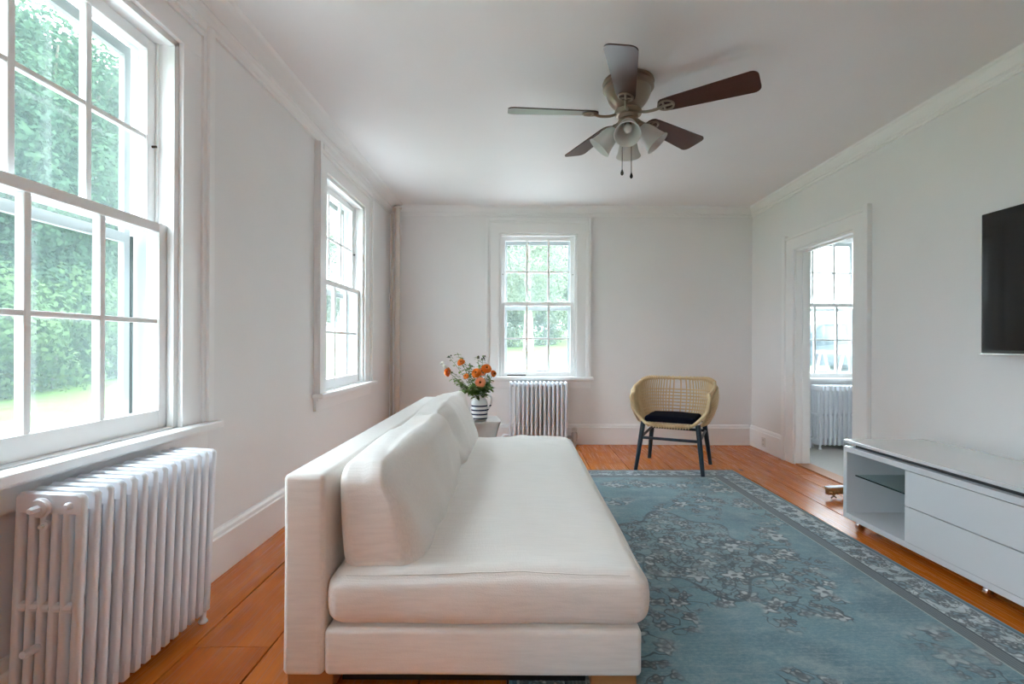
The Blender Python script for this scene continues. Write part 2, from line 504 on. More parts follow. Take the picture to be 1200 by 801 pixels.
# ------------------------------------------------------------------ the shell of the room
def wall_boxes(mb, u0, u1, z0, z1, holes):
    """full wall u0..u1 with rectangular holes [(a,b,lo,hi)], thickness handled by mb.xf(u, w, z)"""
    cur = u0
    for a, b, lo, hi in sorted(holes):
        if a > cur: mb.box(cur, a, 0, 1, z0, z1)
        if lo > z0: mb.box(a, b, 0, 1, z0, lo)
        if hi < z1: mb.box(a, b, 0, 1, hi, z1)
        cur = b
    if cur < u1: mb.box(cur, u1, 0, 1, z0, z1)

map_left = lambda u, w, z: (XL - w, u, z)        # w = outwards from the room
map_far = lambda u, w, z: (u, YF + w, z)
map_rear = lambda u, w, z: (u, YB - w, z)
LW = [(1.53, .44, .70, 2.20), (3.88, .44, .70, 2.20), (-.82, .44, .70, 2.20)]   # centre, half width, bottom, top
FW = (.195, .40, .695, 2.17)
NW = (3.19, .40, .695, 2.17)
RW = [(-.55, .50, .45, 2.20), (1.55, .50, .45, 2.20)]
hole = lambda w: (w[0] - w[1], w[0] + w[1], w[2], w[3])
def wall(name, mp, t, u0, u1, holes, label, z0=-.12, z1=H + .15, m='wall_paint'):
    mb = MB(lambda u, w, z: mp(u, w * t, z)); wall_boxes(mb, u0, u1, z0, z1, holes)
    return struct(mb.build(name, m), label)
wall('wall_left', map_left, WT, YB - WT, YF + WT, [hole(w) for w in LW], 'pale plastered wall with tall sash windows and the iron radiator')
wall('wall_back', map_far, WT, XL, 6.2, [hole(FW), hole(NW)], 'pale plastered end wall with one sash window')
wall('wall_rear', map_rear, WT, XL, 6.2, [], 'plain plastered wall facing the end wall')
map_right = lambda u, w, z: (XR + w, u, z)
DOOR = (3.60, 4.38, 0.0, 1.862)
wall('wall_right', map_right, .115, YB, YF, [(DOOR[0], DOOR[1], -.12, DOOR[3])], 'pale plastered wall with the doorway and the television')
mb = MB(lambda u, w, z: (6.2 + w * WT, u, z)); wall_boxes(mb, YB - WT, YF + WT, -.12, H + .15, [(.6, 1.5, .7, 2.2)])
struct(mb.build('wall_adjoining_right', 'wall_paint'), 'outer wall of the adjoining room')
struct(MB().box(XL, 6.2, YB, YF, H, H + .14).build('ceiling', 'ceiling_paint'), 'smooth painted ceiling above the fan')
struct(MB().box(XL - WT - .35, 6.2 + WT + .35, YB - WT - .35, YF + WT + .35, H + .155, H + .22).build('roof', 'siding_white'), 'flat roof slab over the house')

# floor: a dark sub-floor with every pine board lying on it
floor = struct(MB().box(XL, XR + .115, YB, YF, -.12, -.022).build('floor', 'floor_gap'), 'wide orange pine board floor')
seams = [XL, -1.10, -.838, -.575, -.30, -.03, .26, .60, .92, 1.28, 1.543, 1.79, 1.968, 2.216, XR]
random.seed(5)
for i in range(len(seams) - 1):
    a, b = seams[i] + .0026, seams[i + 1] - .0026
    ys = [YB]; y = YB + random.uniform(1.0, 3.2)
    while y < YF - .6:
        ys.append(y); y += random.uniform(2.2, 3.8)
    if i == 11: ys = [YB, 1.2, 3.86]
    ys.append(YF)
    for k in range(len(ys) - 1):
        y0, y1 = ys[k] + .0012, ys[k + 1] - .0012
        dz = random.uniform(-.0012, .0)
        cx, cyy = (a + b) / 2, (y0 + y1) / 2
        q = MB().box(a - cx, b - cx, y0 - cyy, y1 - cyy, -.022, 0, .0022)
        q.build('plank', 'pine_plank', floor, (cx, cyy, dz))
struct(MB().box(XR + .115, 6.2, YB, YF, -.12, .004).build('floor_adjoining', 'carpet_grey'), 'grey carpet floor of the adjoining room')
th = struct(MB().box(XR - .005, XR + .125, DOOR[0] + .02, DOOR[1] - .02, -.02, .010, .004).build('trim_7', 'threshold_wood'), 'worn pine threshold in the doorway')

# baseboards: tall board and a moulded cap
def baseboard(name, mp, u0, u1, label, back=False):
    e = struct(empty(name, mp((u0 + u1) / 2, 0, 0)), label)
    l = e.location
    def part(nm, poly):
        m_ = MB(lambda u, w, z: Vector(mp(u, -w, z)) - l)
        n = len(poly)
        vs = [(u, p[0], p[1]) for u in (u0, u1) for p in poly]
        fs = [(i, (i + 1) % n, n + (i + 1) % n, n + i) for i in range(n)] + [tuple(range(n)), tuple(range(n, 2 * n))]
        m_.add(vs, fs).build(nm, 'trim_paint', e)
    part('board', [(0, 0.001), (.022, 0.001), (.022, .168), (0, .168)])
    part('cap_moulding', [(0, .168), (.027, .168), (.027, .176), (.020, .182), (.018, .196), (.010, .208), (0, .210)])
baseboard('baseboard_left', map_left, YB, YF, 'tall white baseboard under the left windows')
baseboard('baseboard_back', map_far, XL + .03, XR - .03, 'tall white baseboard along the end wall')
baseboard('baseboard_right', map_right, DOOR[1] + .175, YF, 'short white baseboard between doorway and corner')
baseboard('baseboard_right_near', map_right, YB, DOOR[0] - .175, 'white baseboard behind the television stand')
baseboard('baseboard_rear', map_rear, XL + .03, XR - .03, 'white baseboard along the rear wall')

# crown mouldings
def crown(name, mp, u0, u1, prof, label):
    m_ = MB(lambda u, w, z: mp(u, -w, z)); n = len(prof)
    vs = [(u, p[0], p[1]) for u in (u0, u1) for p in prof]
    fs = [(i, (i + 1) % n, n + (i + 1) % n, n + i) for i in range(n)] + [tuple(range(n)), tuple(range(n, 2 * n))]
    return struct(m_.add(vs, fs).build(name, 'trim_paint'), label)
small = [(0, H - .105), (.012, H - .105), (.012, H - .092), (.018, H - .088), (.018, H - .075), (.026, H - .070), (.040, H - .030), (.046, H - .022), (.046, H - .006), (.052, H), (0, H)]
large = [(0, H - .095), (.014, H - .095), (.014, H - .080), (.024, H - .072), (.030, H - .050), (.042, H - .040), (.042, H - .030), (.100, H - .014), (.130, H - .010), (.145, H), (0, H)]
crown('trim_1', map_left, YB, YF, large, 'stepped crown moulding above the left windows')
crown('trim_2', map_far, XL, XR, small, 'slim crown moulding on the end wall')
crown('trim_3', map_right, YB, YF, small, 'slim crown moulding on the doorway wall')
crown('trim_4', map_rear, XL, XR, small, 'slim crown moulding on the rear wall')

# ------------------------------------------------------------------ sash windows
def window(name, mp, win, label, cas=.165, band=.055, bottom_rail=.07, head=None, detail=True, horn=.028, lift=False):
    cu, hw, z0, z1 = win
    org = Vector(mp(cu, 0, z0))
    e = struct(empty(name, org), label)
    xf = lambda u, w, z: Vector(mp(cu + u, w, z)) - org
    B = lambda: MB(xf)
    head = head or cas
    # casing boards (w negative = into the room)
    flat = cas - band
    for sgn in (-1, 1):
        a, b = sorted((sgn * hw, sgn * (hw + flat)))
        B().box(a, b, -.020, 0, z0, z1 + .0, .002).build('casing_board', 'trim_paint', e)
        a, b = sorted((sgn * (hw + flat), sgn * (hw + cas)))
        bb = B().box(a, b, -.030, 0, z0, z1 + head, .003)
        a, b = sorted((sgn * (hw + flat + band * .35), sgn * (hw + cas)))
        bb.box(a, b, -.044, -.030, z0, z1 + head, .003)
        bb.build('backband', 'trim_paint', e)
    hf = head - band
    B().box(-hw - flat, hw + flat, -.020, 0, z1, z1 + hf, .002).build('casing_board', 'trim_paint', e)
    bb = B().box(-hw - flat, hw + flat, -.030, 0, z1 + hf, z1 + head, .003).box(-hw - flat, hw + flat, -.044, -.030, z1 + hf + band * .35, z1 + head, .003)
    bb.build('backband', 'trim_paint', e)
    # stool and apron
    B().box(-hw - cas - horn, hw + cas + horn, -.072, 0, z0 - .030, z0, .006).build('stool', 'trim_paint', e)
    ap = B().box(-hw - cas, hw + cas, -.018, 0, z0 - .115, z0 - .030, .002).box(-hw - cas, hw + cas, -.030, -.018, z0 - .046, z0 - .030, .004)
    ap.build('apron', 'trim_paint', e)
    # jamb lining and stops
    t = WT + .02
    oj = B()
    oj.box(-hw, -hw + .013, .116, t, z0, z1).box(hw - .013, hw, .116, t, z0, z1).box(-hw, hw, .116, t, z1 - .013, z1)
    oj.build('outer_jamb', 'glare_toned_paint', e)
    t = .116
    j = B()
    j.box(-hw, -hw + .012, 0, t, z0, z1).box(hw - .012, hw, 0, t, z0, z1).box(-hw, hw, 0, t, z1 - .012, z1)
    j.box(-hw + .012, -hw + .024, 0, .026, z0, z1 - .012).box(hw - .024, hw - .012, 0, .026, z0, z1 - .012).box(-hw + .012, hw - .012, 0, .026, z1 - .024, z1 - .012)
    j.box(-hw + .012, -hw + .02, .068, .076, z0, z1 - .012).box(hw - .02, hw - .012, .068, .076, z0, z1 - .012)
    j.build('jamb', 'trim_paint', e)
    B().box(-hw, hw, 0, WT + .07, z0 - .03, z0 + .004).build('sill', 'trim_paint', e)
    # two sashes, six panes each
    zm = (z0 + z1) / 2 + .015
    iw = hw - .014
    for k, (lo, hi, wa, wb) in enumerate(((zm - .018, z1 - .014, .078, .112), (z0 + .004, zm + .018, .030, .066))):
        top = .045 if k == 0 else .036
        bot = .036 if k == 0 else bottom_rail
        st = .046
        s_ = B()
        s_.box(-iw, -iw + st, wa, wb, lo, hi, .003).box(iw - st, iw, wa, wb, lo, hi, .003)
        s_.box(-iw + st, iw - st, wa, wb, lo, lo + bot, .003).box(-iw + st, iw - st, wa, wb, hi - top, hi, .003)
        sash = s_.build('sash', 'trim_paint', e)
        u0, u1, v0, v1 = -iw + st, iw - st, lo + bot, hi - top
        wc = (wa + wb) / 2
        g = .011
        for q in (1, 2):
            uc = u0 + (u1 - u0) * q / 3
            B().box(uc - g, uc + g, wa + .004, wb - .004, v0, v1, .004).build('muntin', 'trim_paint', sash)
        vc = (v0 + v1) / 2
        B().box(u0, u1, wa + .006, wb - .006, vc - g * .8, vc + g * .8, .004).build('muntin', 'trim_paint', sash)
        for q in range(3):
            for r in range(2):
                a = u0 + (u1 - u0) * q / 3; b = u0 + (u1 - u0) * (q + 1) / 3
                c = v0 if r == 0 else vc; d = vc if r == 0 else v1
                pn = MB(xf); pn.add([(a, wc, c), (b, wc, c), (b, wc, d), (a, wc, d)], [(0, 1, 2, 3)])
                pn.build('pane', 'pane_glass', sash)
        if k == 1:
            if lift: B().box(-.315, -.12, wa - .012, wa, lo + .004, lo + .013, .003).build('sash_lift', 'dark_metal', e)
        else:
            for sgn in (-1, 1):
                B().tube([(sgn * (iw - .02), wa - .016, vc - .03), (sgn * (iw - .02), wa + .002, vc - .03)], .005, 8).build('sash_pin', 'dark_metal', e)
    # storm frame outside
    if detail:
        s_ = B()
        w0, w1 = .150, .172
        x = hw - .05
        s_.box(-x, -x + .028, w0, w1, z0 + .03, z1 - .05).box(x - .028, x, w0, w1, z0 + .03, z1 - .05)
        s_.box(-x + .028, x - .028, w0, w1, z0 + .03, z0 + .062).box(-x + .028, x - .028, w0, w1, z1 - .09, z1 - .05).box(-x + .028, x - .028, w0, w1, zm - .058, zm - .022)
        st_ = s_.build('storm_frame', 'glare_toned_paint', e)
        for za, zb in ((z0 + .062, zm - .058), (zm - .022, z1 - .09)):
            MB(xf).add([(-x + .028, .161, za), (x - .028, .161, za), (x - .028, .161, zb), (-x + .028, .161, zb)], [(0, 1, 2, 3)]).build('storm_pane', 'pane_glass', st_)
        B().box(x + .002, x + .012, w0 - .004, w1, z0 + .03, zm - .03).build('storm_channel', 'dark_metal', st_)
        B().box(-x - .012, -x - .002, w0 - .004, w1, z0 + .03, zm - .03).build('storm_channel', 'dark_metal', st_)
        B().box(-.012, .10, w0 - .006, w0, z0 + .045, z0 + .052).build('storm_latch', 'dark_metal', st_)
    return e
window('window_1', map_left, LW[0], 'tall twelve-pane sash window above the white iron radiator', head=.15)
window('window_2', map_left, LW[1], 'bright twelve-pane sash window near the corner pipe', head=.15)
window('window_3', map_far, FW, 'twelve-pane sash window above the small radiator in the end wall', lift=True, cas=.14, band=.045, bottom_rail=.045, head=.15)
window('window_4', map_far, NW, 'sash window of the adjoining room seen through the doorway', cas=.14, band=.045, bottom_rail=.045, head=.15)
window('window_5', map_left, LW[2], 'sash window in the left wall close to the rear wall', detail=False, head=.15)

# ------------------------------------------------------------------ doorway
e = struct(empty('door_1', (XR, (DOOR[0] + DOOR[1]) / 2, 0)), 'white cased doorway into the adjoining room')
o0 = e.location
D = lambda: MB(lambda u, w, z: Vector((XR + w, u, z)) - o0)
for sgn, edge in ((-1, DOOR[0]), (1, DOOR[1])):
    a, b = sorted((edge, edge + sgn * .12))
    D().box(a, b, -.020, 0, .001, DOOR[3], .002).build('casing_board', 'trim_paint', e)
    a, b = sorted((edge + sgn * .12, edge + sgn * .168))
    D().box(a, b, -.034, 0, .001, DOOR[3] + .14, .004).build('backband', 'trim_paint', e)
D().box(DOOR[0] - .12, DOOR[1] + .12, -.020, 0, DOOR[3], DOOR[3] + .098, .002).build('casing_board', 'trim_paint', e)
D().box(DOOR[0] - .12, DOOR[1] + .12, -.032, 0, DOOR[3] + .098, DOOR[3] + .122, .004).build('backband', 'trim_paint', e)
jb = D()
for a, b in ((DOOR[0], DOOR[0] + .018), (DOOR[1] - .018, DOOR[1])): jb.box(a, b, -.004, .12, .001, DOOR[3])
jb.box(DOOR[0], DOOR[1], -.004, .12, DOOR[3] - .018, DOOR[3])
for a, b in ((DOOR[0] + .018, DOOR[0] + .030), (DOOR[1] - .030, DOOR[1] - .018)): jb.box(a, b, .05, .085, .001, DOOR[3] - .018)
jb.box(DOOR[0] + .018, DOOR[1] - .018, .05, .085, DOOR[3] - .030, DOOR[3] - .018)
jb.build('jamb', 'trim_paint', e)

# steam pipe in the corner
pe = empty('heating_pipe', (-1.235, 5.105, 0))
tag(pe, 'beige vertical heating pipe standing in the corner beside the bright window', 'pipe')
MB().tube([(0, 0, .006), (0, 0, H - .05)], .027, 16).build('riser', 'pipe_beige', pe)
MB().lathe([(.031, H - .055), (.045, H - .05), (.047, H - .042), (.033, H - .03)], 18).build('collar', 'pipe_beige', pe)
MB().tube([(-.064, .03, .006), (-.064, .03, H - .1)], .011, 10).build('return_pipe', 'pipe_beige', pe)

# outlet in the short baseboard
oe = empty('wall_outlet', (XR - .022, 4.89, .09)); tag(oe, 'small beige power outlet set in the baseboard beside the doorway', 'outlet')
MB().box(-.005, 0, -.035, .035, -.045, .045, .002).build('cover_plate', 'outlet_plastic', oe)
for z in (-.02, .02):
    MB().box(-.008, -.005, -.016, .016, z - .013, z + .013, .001).build('socket', 'outlet_plastic', oe)
    MB().box(-.0085, -.008, -.008, -.005, z - .005, z + .005).box(-.0085, -.008, .005, .008, z - .005, z + .005).build('slot', 'outlet_hole', oe)

# ------------------------------------------------------------------ cast-iron radiators
def radiator_section(depth, h, th, tubes, leg, mid=True):
    """one section, thickness along X, depth along Y (0..depth), height h"""
    m = MB()
    z1 = h
    pitch = depth / tubes
    tr = pitch * .36
    hb = .055
    # headers: chamfered slabs
    ch = .012
    poly = [(0, z1 - hb), (0, z1 - ch), (ch, z1), (depth - ch, z1), (depth, z1 - ch), (depth, z1 - hb)]
    def slab(poly, t, t2=None):
        n = len(poly); vs = []
        cx = sum(p[0] for p in poly) / n; cz = sum(p[1] for p in poly) / n
        for x, k in ((-t / 2, .86), (-t / 2 + .006, 1.0), (t / 2 - .006, 1.0), (t / 2, .86)):
            for p in poly:
                vs.append((x, cx + (p[0] - cx) * (1 - (1 - k) * .35), cz + (p[1] - cz) * k))
        fs = [tuple(reversed(range(n))), tuple(range(3 * n, 4 * n))]
        for r in range(3):
            fs += [(r * n + i, r * n + (i + 1) % n, (r + 1) * n + (i + 1) % n, (r + 1) * n + i) for i in range(n)]
        m.add(vs, fs)
    slab(poly, th)
    slab([(0, .052), (0, .105), (depth, .105), (depth, .052), (depth - .01, .042), (.01, .042)], th)
    zm = .105 + (z1 - hb - .105) * .50
    for i in range(tubes):
        y = pitch * (i + .5)
        w = min(tr, .0095) * (1.12 if i in (0, tubes - 1) else 1.0)
        yy = w if i == 0 else (depth - w if i == tubes - 1 else y)
        pv = []
        for z in (.098, z1 - hb + .006):
            for j in range(12):
                an = 2 * PI * j / 12; c_, s_ = math.cos(an), math.sin(an)
                pv.append((th * .5 * math.copysign(abs(c_) ** .6, c_), yy + w * math.copysign(abs(s_) ** .6, s_), z))
        m.add(pv, [(j, (j + 1) % 12, 12 + (j + 1) % 12, 12 + j) for j in range(12)], True)
        if mid and i < tubes - 1:
            yb = pitch * (i + 1)
            m.tube([(0, yb - pitch * .35, zm), (0, yb + pitch * .35, zm)], [.013, .013], 8)
    if leg:
        for y in (.02, depth - .02):
            m.lathe([(.013, 0), (.017, .006), (.010, .018), (.010, .055)], 10, Matrix.Translation((0, y, 0)))
    return m
def radiator(name, loc, rot, n, pitch, depth, h, tubes, label, group=None):
    e = empty(name, loc, rot); tag(e, label, 'radiator', group)
    me_ = radiator_section(depth, h, pitch * .52, tubes, False).mesh('section', 'radiator_paint')
    ml_ = radiator_section(depth, h, pitch * .52, tubes, True).mesh('section', 'radiator_paint')
    L = n * pitch
    for i in range(n):
        link('section', ml_ if i in (0, n - 1) else me_, e, (-L / 2 + pitch * (i + .5), 0, 0))
    # nipples that join the sections
    MB().tube([(-L / 2 + .01, depth / 2, h - .032), (L / 2 - .01, depth / 2, h - .032)], .018, 10).build('top_nipple', 'radiator_paint', e)
    MB().tube([(-L / 2 + .01, depth / 2, .074), (L / 2 - .01, depth / 2, .074)], .018, 10).build('bottom_nipple', 'radiator_paint', e)
    return e, L
RH = .64
# its end faces the camera: section axis X -> world Y
rad, L = radiator('cast_iron_radiator', (-1.137, 1.575, 0), (0, 0, PI / 2), 14, .0425, .175, RH, 6, 'white cast-iron column radiator under the tall left window', 'cast-iron radiators')
rad.rotation_euler = (Matrix.Rotation(R(2.2), 3, 'Y') @ Matrix.Rotation(R(90), 3, 'Z')).to_euler()
xe = -L / 2
yc = .175 / 2
def along(x, y, z): return Matrix.Translation((x, y, z)) @ Matrix.Rotation(-PI / 2, 4, 'Y')
pl = MB().lathe([(.024, 0), (.026, .006), (.022, .010), (.022, .014)], 16, along(xe + .006, .098, RH - .034)).lathe([(.009, .012), (.009, .034), (.006, .038)], 6, along(xe + .006, .098, RH - .034))
pl.build('pipe_plug', 'radiator_paint', rad)
MB().lathe([(.011, 0), (.011, .008), (.005, .010), (.005, .02)], 10, along(xe + .006, .086, RH - .078)).build('bleed_valve', 'radiator_paint', rad)
MB().lathe([(.010, 0), (.010, .006), (.006, .012)], 10, along(xe + .006, .030, RH - .028)).build('bolt', 'radiator_paint', rad)
MB().tube([(xe + .01, .10, .245), (xe - .03, .10, .25)], [.011, .009], 10).build('air_vent', 'radiator_paint', rad)

rad2, L2 = radiator('cast_iron_radiator', (.196, 4.975, 0), (0, 0, 0), 14, .0425, .15, .655, 4, 'white cast-iron column radiator under the window in the end wall', 'cast-iron radiators')
vl = MB().tube([(L2 / 2 - .01, .075, .10), (L2 / 2 + .055, .075, .10)], .016, 12).lathe([(.018, 0), (.020, .05), (.030, .06), (.030, .14), (.020, .15)], 16, Matrix.Translation((L2 / 2 + .068, .075, .003)))
va = vl.build('valve', 'valve_metal', rad2)
MB().lathe([(.012, .15), (.026, .158), (.028, .185), (.018, .195)], 14, Matrix.Translation((L2 / 2 + .068, .075, .0))).build('valve_knob', 'outlet_plastic', va)
MB().tube([(-L2 / 2 + .01, .075, .12), (-L2 / 2 - .05, .075, .12), (-L2 / 2 - .055, .075, .10), (-L2 / 2 - .055, .075, .003)], .013, 12).build('supply_pipe', 'radiator_paint', rad2)
rad3, L3 = radiator('cast_iron_radiator', (3.32, 4.945, .004), (0, 0, 0), 16, .046, .17, .63, 5, 'cast-iron column radiator under the window of the adjoining room', 'cast-iron radiators')
MB().tube([(-L3 / 2 + .01, .085, .10), (-L3 / 2 - .035, .085, .10), (-L3 / 2 - .04, .085, .08), (-L3 / 2 - .04, .085, .003)], .014, 12).build('supply_pipe', 'radiator_paint', rad3)

# ------------------------------------------------------------------ soft shapes
def round_grid(h, r, seg, inner):
    out = []
    for k in range(seg): out.append(-h + r * (1 - math.cos(PI / 2 * k / seg)) if False else -h + r * k / seg)
    for k in range(inner + 1): out.append(-h + r + (2 * h - 2 * r) * k / inner)
    for k in range(1, seg + 1): out.append(h - r + r * k / seg)
    return out
def soft_box(hx, hy, hz, r, seg=5, inner=(8, 14, 4), deform=None):
    """rounded box built as a grid; deform(p, n) moves the points"""
    G = [round_grid(h_, r, seg, n_) for h_, n_ in zip((hx, hy, hz), inner)]
    idx = {}; vs = []; fs = []
    def vid(p):
        k = tuple(round(c, 6) for c in p)
        if k not in idx:
            q = Vector(p); core = Vector([max(-(h_ - r), min(h_ - r, c)) for c, h_ in zip(p, (hx, hy, hz))])
            dv = q - core
            # spread the grid evenly over the rounding
            w = Vector([math.tan(c / r * PI / 4) if abs(c) > 1e-9 else 0 for c in dv])
            if w.length > 1e-9:
                q = core + w.normalized() * r
            idx[k] = len(vs); vs.append(deform(q, Vector(p)) if deform else q)
        return idx[k]
    for ax in range(3):
        a, b = [(1, 2), (2, 0), (0, 1)][ax]
        for sgn in (-1, 1):
            for i in range(len(G[a]) - 1):
                for j in range(len(G[b]) - 1):
                    def P(ii, jj):
                        p = [0, 0, 0]; p[ax] = sgn * (hx, hy, hz)[ax]; p[a] = G[a][ii]; p[b] = G[b][jj]; return tuple(p)
                    q = [vid(P(i, j)), vid(P(i + 1, j)), vid(P(i + 1, j + 1)), vid(P(i, j + 1))]
                    fs.append(tuple(q) if sgn > 0 else tuple(reversed(q)))
    m = MB(); m.add([tuple(v) for v in vs], fs, True); return m

# ------------------------------------------------------------------ sofa
SX0, SX1, SY0, SY1 = -.69, .366, 1.475, 3.66
sofa = empty('armless_sofa', ((SX0 + SX1) / 2, (SY0 + SY1) / 2, 0)); tag(sofa, 'long armless white linen sofa with a low back and loose cushions', 'sofa')
so = sofa.location
HX, HY = (SX1 - SX0) / 2, (SY1 - SY0) / 2
def bowed(amp, sc=2.2, seed=0):
    def f(p, n):
        k = noise.noise(Vector((p.x * sc + seed, p.y * sc, p.z * sc))) * amp
        return p + Vector((k, k * .3, k))
    return f
bw = .122
# back panel
soft_box(bw / 2, HY, .2955, .018, 4, (2, 14, 6), bowed(.003)).build('back_panel', 'linen_white', sofa, (-HX + bw / 2, 0, .054 + .2955), autosmooth=False)
# base
soft_box((2 * HX - bw) / 2, HY, .069, .016, 4, (8, 14, 2), bowed(.002)).build('base', 'linen_white', sofa, (bw / 2, 0, .054 + .069), autosmooth=False)
MB().box(-HX + .16, HX - .16, -HY + .05, HY - .05, .0125, .0555).build('shade_block', 'shade_black', sofa)  # black block, lowered from a dust cover, stands in for shade underneath
for sx in (-1, 1):
    for sy in (-1, 1):
        x = -HX + .075 if sx < 0 else HX - .08
        MB().box(x - .068, x + .068, sy * (HY - .075) - .055, sy * (HY - .075) + .055, .0 if sx < 0 else .0095, .0545, .004).build('leg', 'sofa_leg_wood', sofa)
# seat cushion
def seat_def(p, n):
    u = p.x / .475; v = p.y / 1.08
    crown_ = max(0, 1 - u ** 4) * max(0, 1 - v ** 6)
    q = p.copy()
    if p.z > 0: q.z += .034 * crown_
    wr = noise.noise(Vector((p.x * 3.1, p.y * 2.3, 1.7))) * .010 + noise.noise(Vector((p.x * 9, p.y * 4.5, 4.4))) * .0045
    # creases near the far end
    if p.z > -.02:
        far = max(0, min(1, (p.y - .55) / .45))
        wr += far * .013 * math.sin((p.y * 1.2 + .35 * p.x + .25 * noise.noise(Vector((p.x * 4, p.y * 4, 0)))) * 26) * (.4 + .6 * noise.noise(Vector((p.x * 3, p.y * 3, 9))))
        q.z += wr
    q.x += .008 * noise.noise(Vector((p.y * 2.2, p.z * 4, 7))) * (1 if abs(p.x) > .4 else .2)
    q.y += (.010 * noise.noise(Vector((p.x * 3, p.z * 5, 3)))) * (1 if abs(p.y) > .95 else .2)
    # slack sides
    if abs(n.z) < .085 and p.z < .06:
        q.x += .012 * (1 if p.x > 0 else -1) * (1 - (p.z / .08) ** 2) * (abs(p.x) > .40)
        q.y += .010 * (1 if p.y > 0 else -1) * (1 - (p.z / .08) ** 2) * (abs(p.y) > 1.0)
    return q
seat = soft_box(.470, HY - .010, .085, .045, 6, (40, 96, 4), seat_def).build('seat_cushion', 'linen_white', sofa, (HX - .455, -.005, .190 + .086), autosmooth=False)
# back cushions: leaning, plump, knife-edged
PF = {}
def pillow(L, seed, sag=.0):
    hx, hz = .130, .170
    def f(p, n):
        u = p.y / (L / 2); w = p.z / hz
        q = p.copy()
        plump = (1 - abs(u) ** 3.2) * (1 - abs(w) ** 2.6)
        tt = max(-1, min(1, p.x / hx))
        q.x += .042 * plump * max(0, tt)
        # ends taper a little, corners keep ears
        q.z += .020 * (1 - u * u) * (1 if p.z > 0 else 0) - sag * max(0, 1 - ((u - .35) / .4) ** 2) * (p.z > 0)
        # lower edge is wider than the top
        q.x = -hx + (q.x + hx) * (1.0 - .20 * (w + 1))
        k = noise.noise(Vector((p.x * 4 + seed, p.y * 3.2, p.z * 4))) * .014 + noise.noise(Vector((p.x * 9, p.y * 8 + seed, p.z * 9))) * .007
        cr = .012 * math.sin(9 * (p.y * 2.0 + p.z * 1.6 + seed) + 3 * noise.noise(Vector((p.y * 3, p.z * 3, seed)))) * max(0, abs(u) - .15)
        calm = .15 + .85 * max(0, min(1, (p.x + .07) / .12))      # the side against the back panel lies flat
        k *= calm; cr *= calm
        q += Vector(((k + cr) * tt, k * .5, k + cr))
        ear = max(0, abs(u) - .86) / .14 * max(0, w - .55) / .45 * (p.x > 0)
        q += Vector((.016, .012 * (1 if p.y > 0 else -1), .006)) * ear
        mid_end = max(0, abs(u) - .9) / .1 * (1 - w * w)
        q.y += .014 * mid_end * (1 if p.y > 0 else -1)
        return q
    PF[seed] = f
    return soft_box(hx, L / 2, hz, .060, 7, (8, 40, 12), f)
p1 = pillow(1.16, 1.3, .012).build('back_cushion', 'linen_white', sofa, (-HX + bw + .152, -HY + .045 + .58, .372 + .122), (0, R(-3), R(0)), autosmooth=False)
p2 = pillow(1.06, 6.1).build('back_cushion', 'linen_white', sofa, (-HX + bw + .146, HY - .53, .372 + .134), (0, R(-3), R(0)), autosmooth=False)

# stitched seams
MB().tube([seat_def(Vector((-.42 + .84 * i / 40, -(HY - .010) + .0125, .085 - .0125)), Vector((-.42 + .84 * i / 40, -(HY - .010), .085))) + Vector((0, -.0002, .0002)) for i in range(41)], .0017, 6).build('seam', 'linen_white', seat)
MB().tube([seat_def(Vector((.470 - .0125, -1.03 + 2.06 * i / 60, .085 - .0125)), Vector((.470, -1.03 + 2.06 * i / 60, .085))) for i in range(61)], .0017, 6).build('seam', 'linen_white', seat)
def pillow_seam(po, L, seed, sag):
    g = PF[seed]
    k = .060 * (1 - .7071)
    pts = [g(Vector((.130 - k, -L / 2 + k, -.11 + .22 * i / 24)), None) for i in range(25)]
    MB().tube(pts, .0018, 6).build('seam', 'linen_white', po)
pillow_seam(p1, 1.16, 1.3, .012); pillow_seam(p2, 1.06, 6.1, 0)

# ------------------------------------------------------------------ rug
rug = MB().box(-.915, .915, -1.55, 1.55, 0, .008, .003).build('area_rug', 'rug_pattern', None, (.868, 2.555, .0008), (0, 0, R(1.2)))
tag(rug, 'faded teal floral rug with a pale border spread on the pine floor', 'rug')

# ------------------------------------------------------------------ television and its stand
tv = empty('television', (2.345, 1.92, 1.34)); tag(tv, 'flat black television hung on the wall above the white media stand', 'television')
MB().box(-.018, .022, -.615, .615, -.345, .35, .004).build('housing', 'tv_plastic', tv)
MB().box(-.0195, -.018, -.607, .607, -.330, .342).build('screen', 'tv_screen', tv)
MB().box(-.0215, .015, -.617, .617, -.352, -.345, .001).build('bottom_strip', 'silver_strip', tv)
MB().box(.022, .058, -.2, .2, -.15, .15, .004).build('wall_mount', 'dark_metal', tv)

st = empty('media_stand', (1.847, 2.86, 0), (0, 0, R(1.86))); tag(st, 'low glossy white media stand with two drawers and an open shelf on casters', 'media stand')
SL, SD, z0, z1 = 1.62, .46, .062, .462
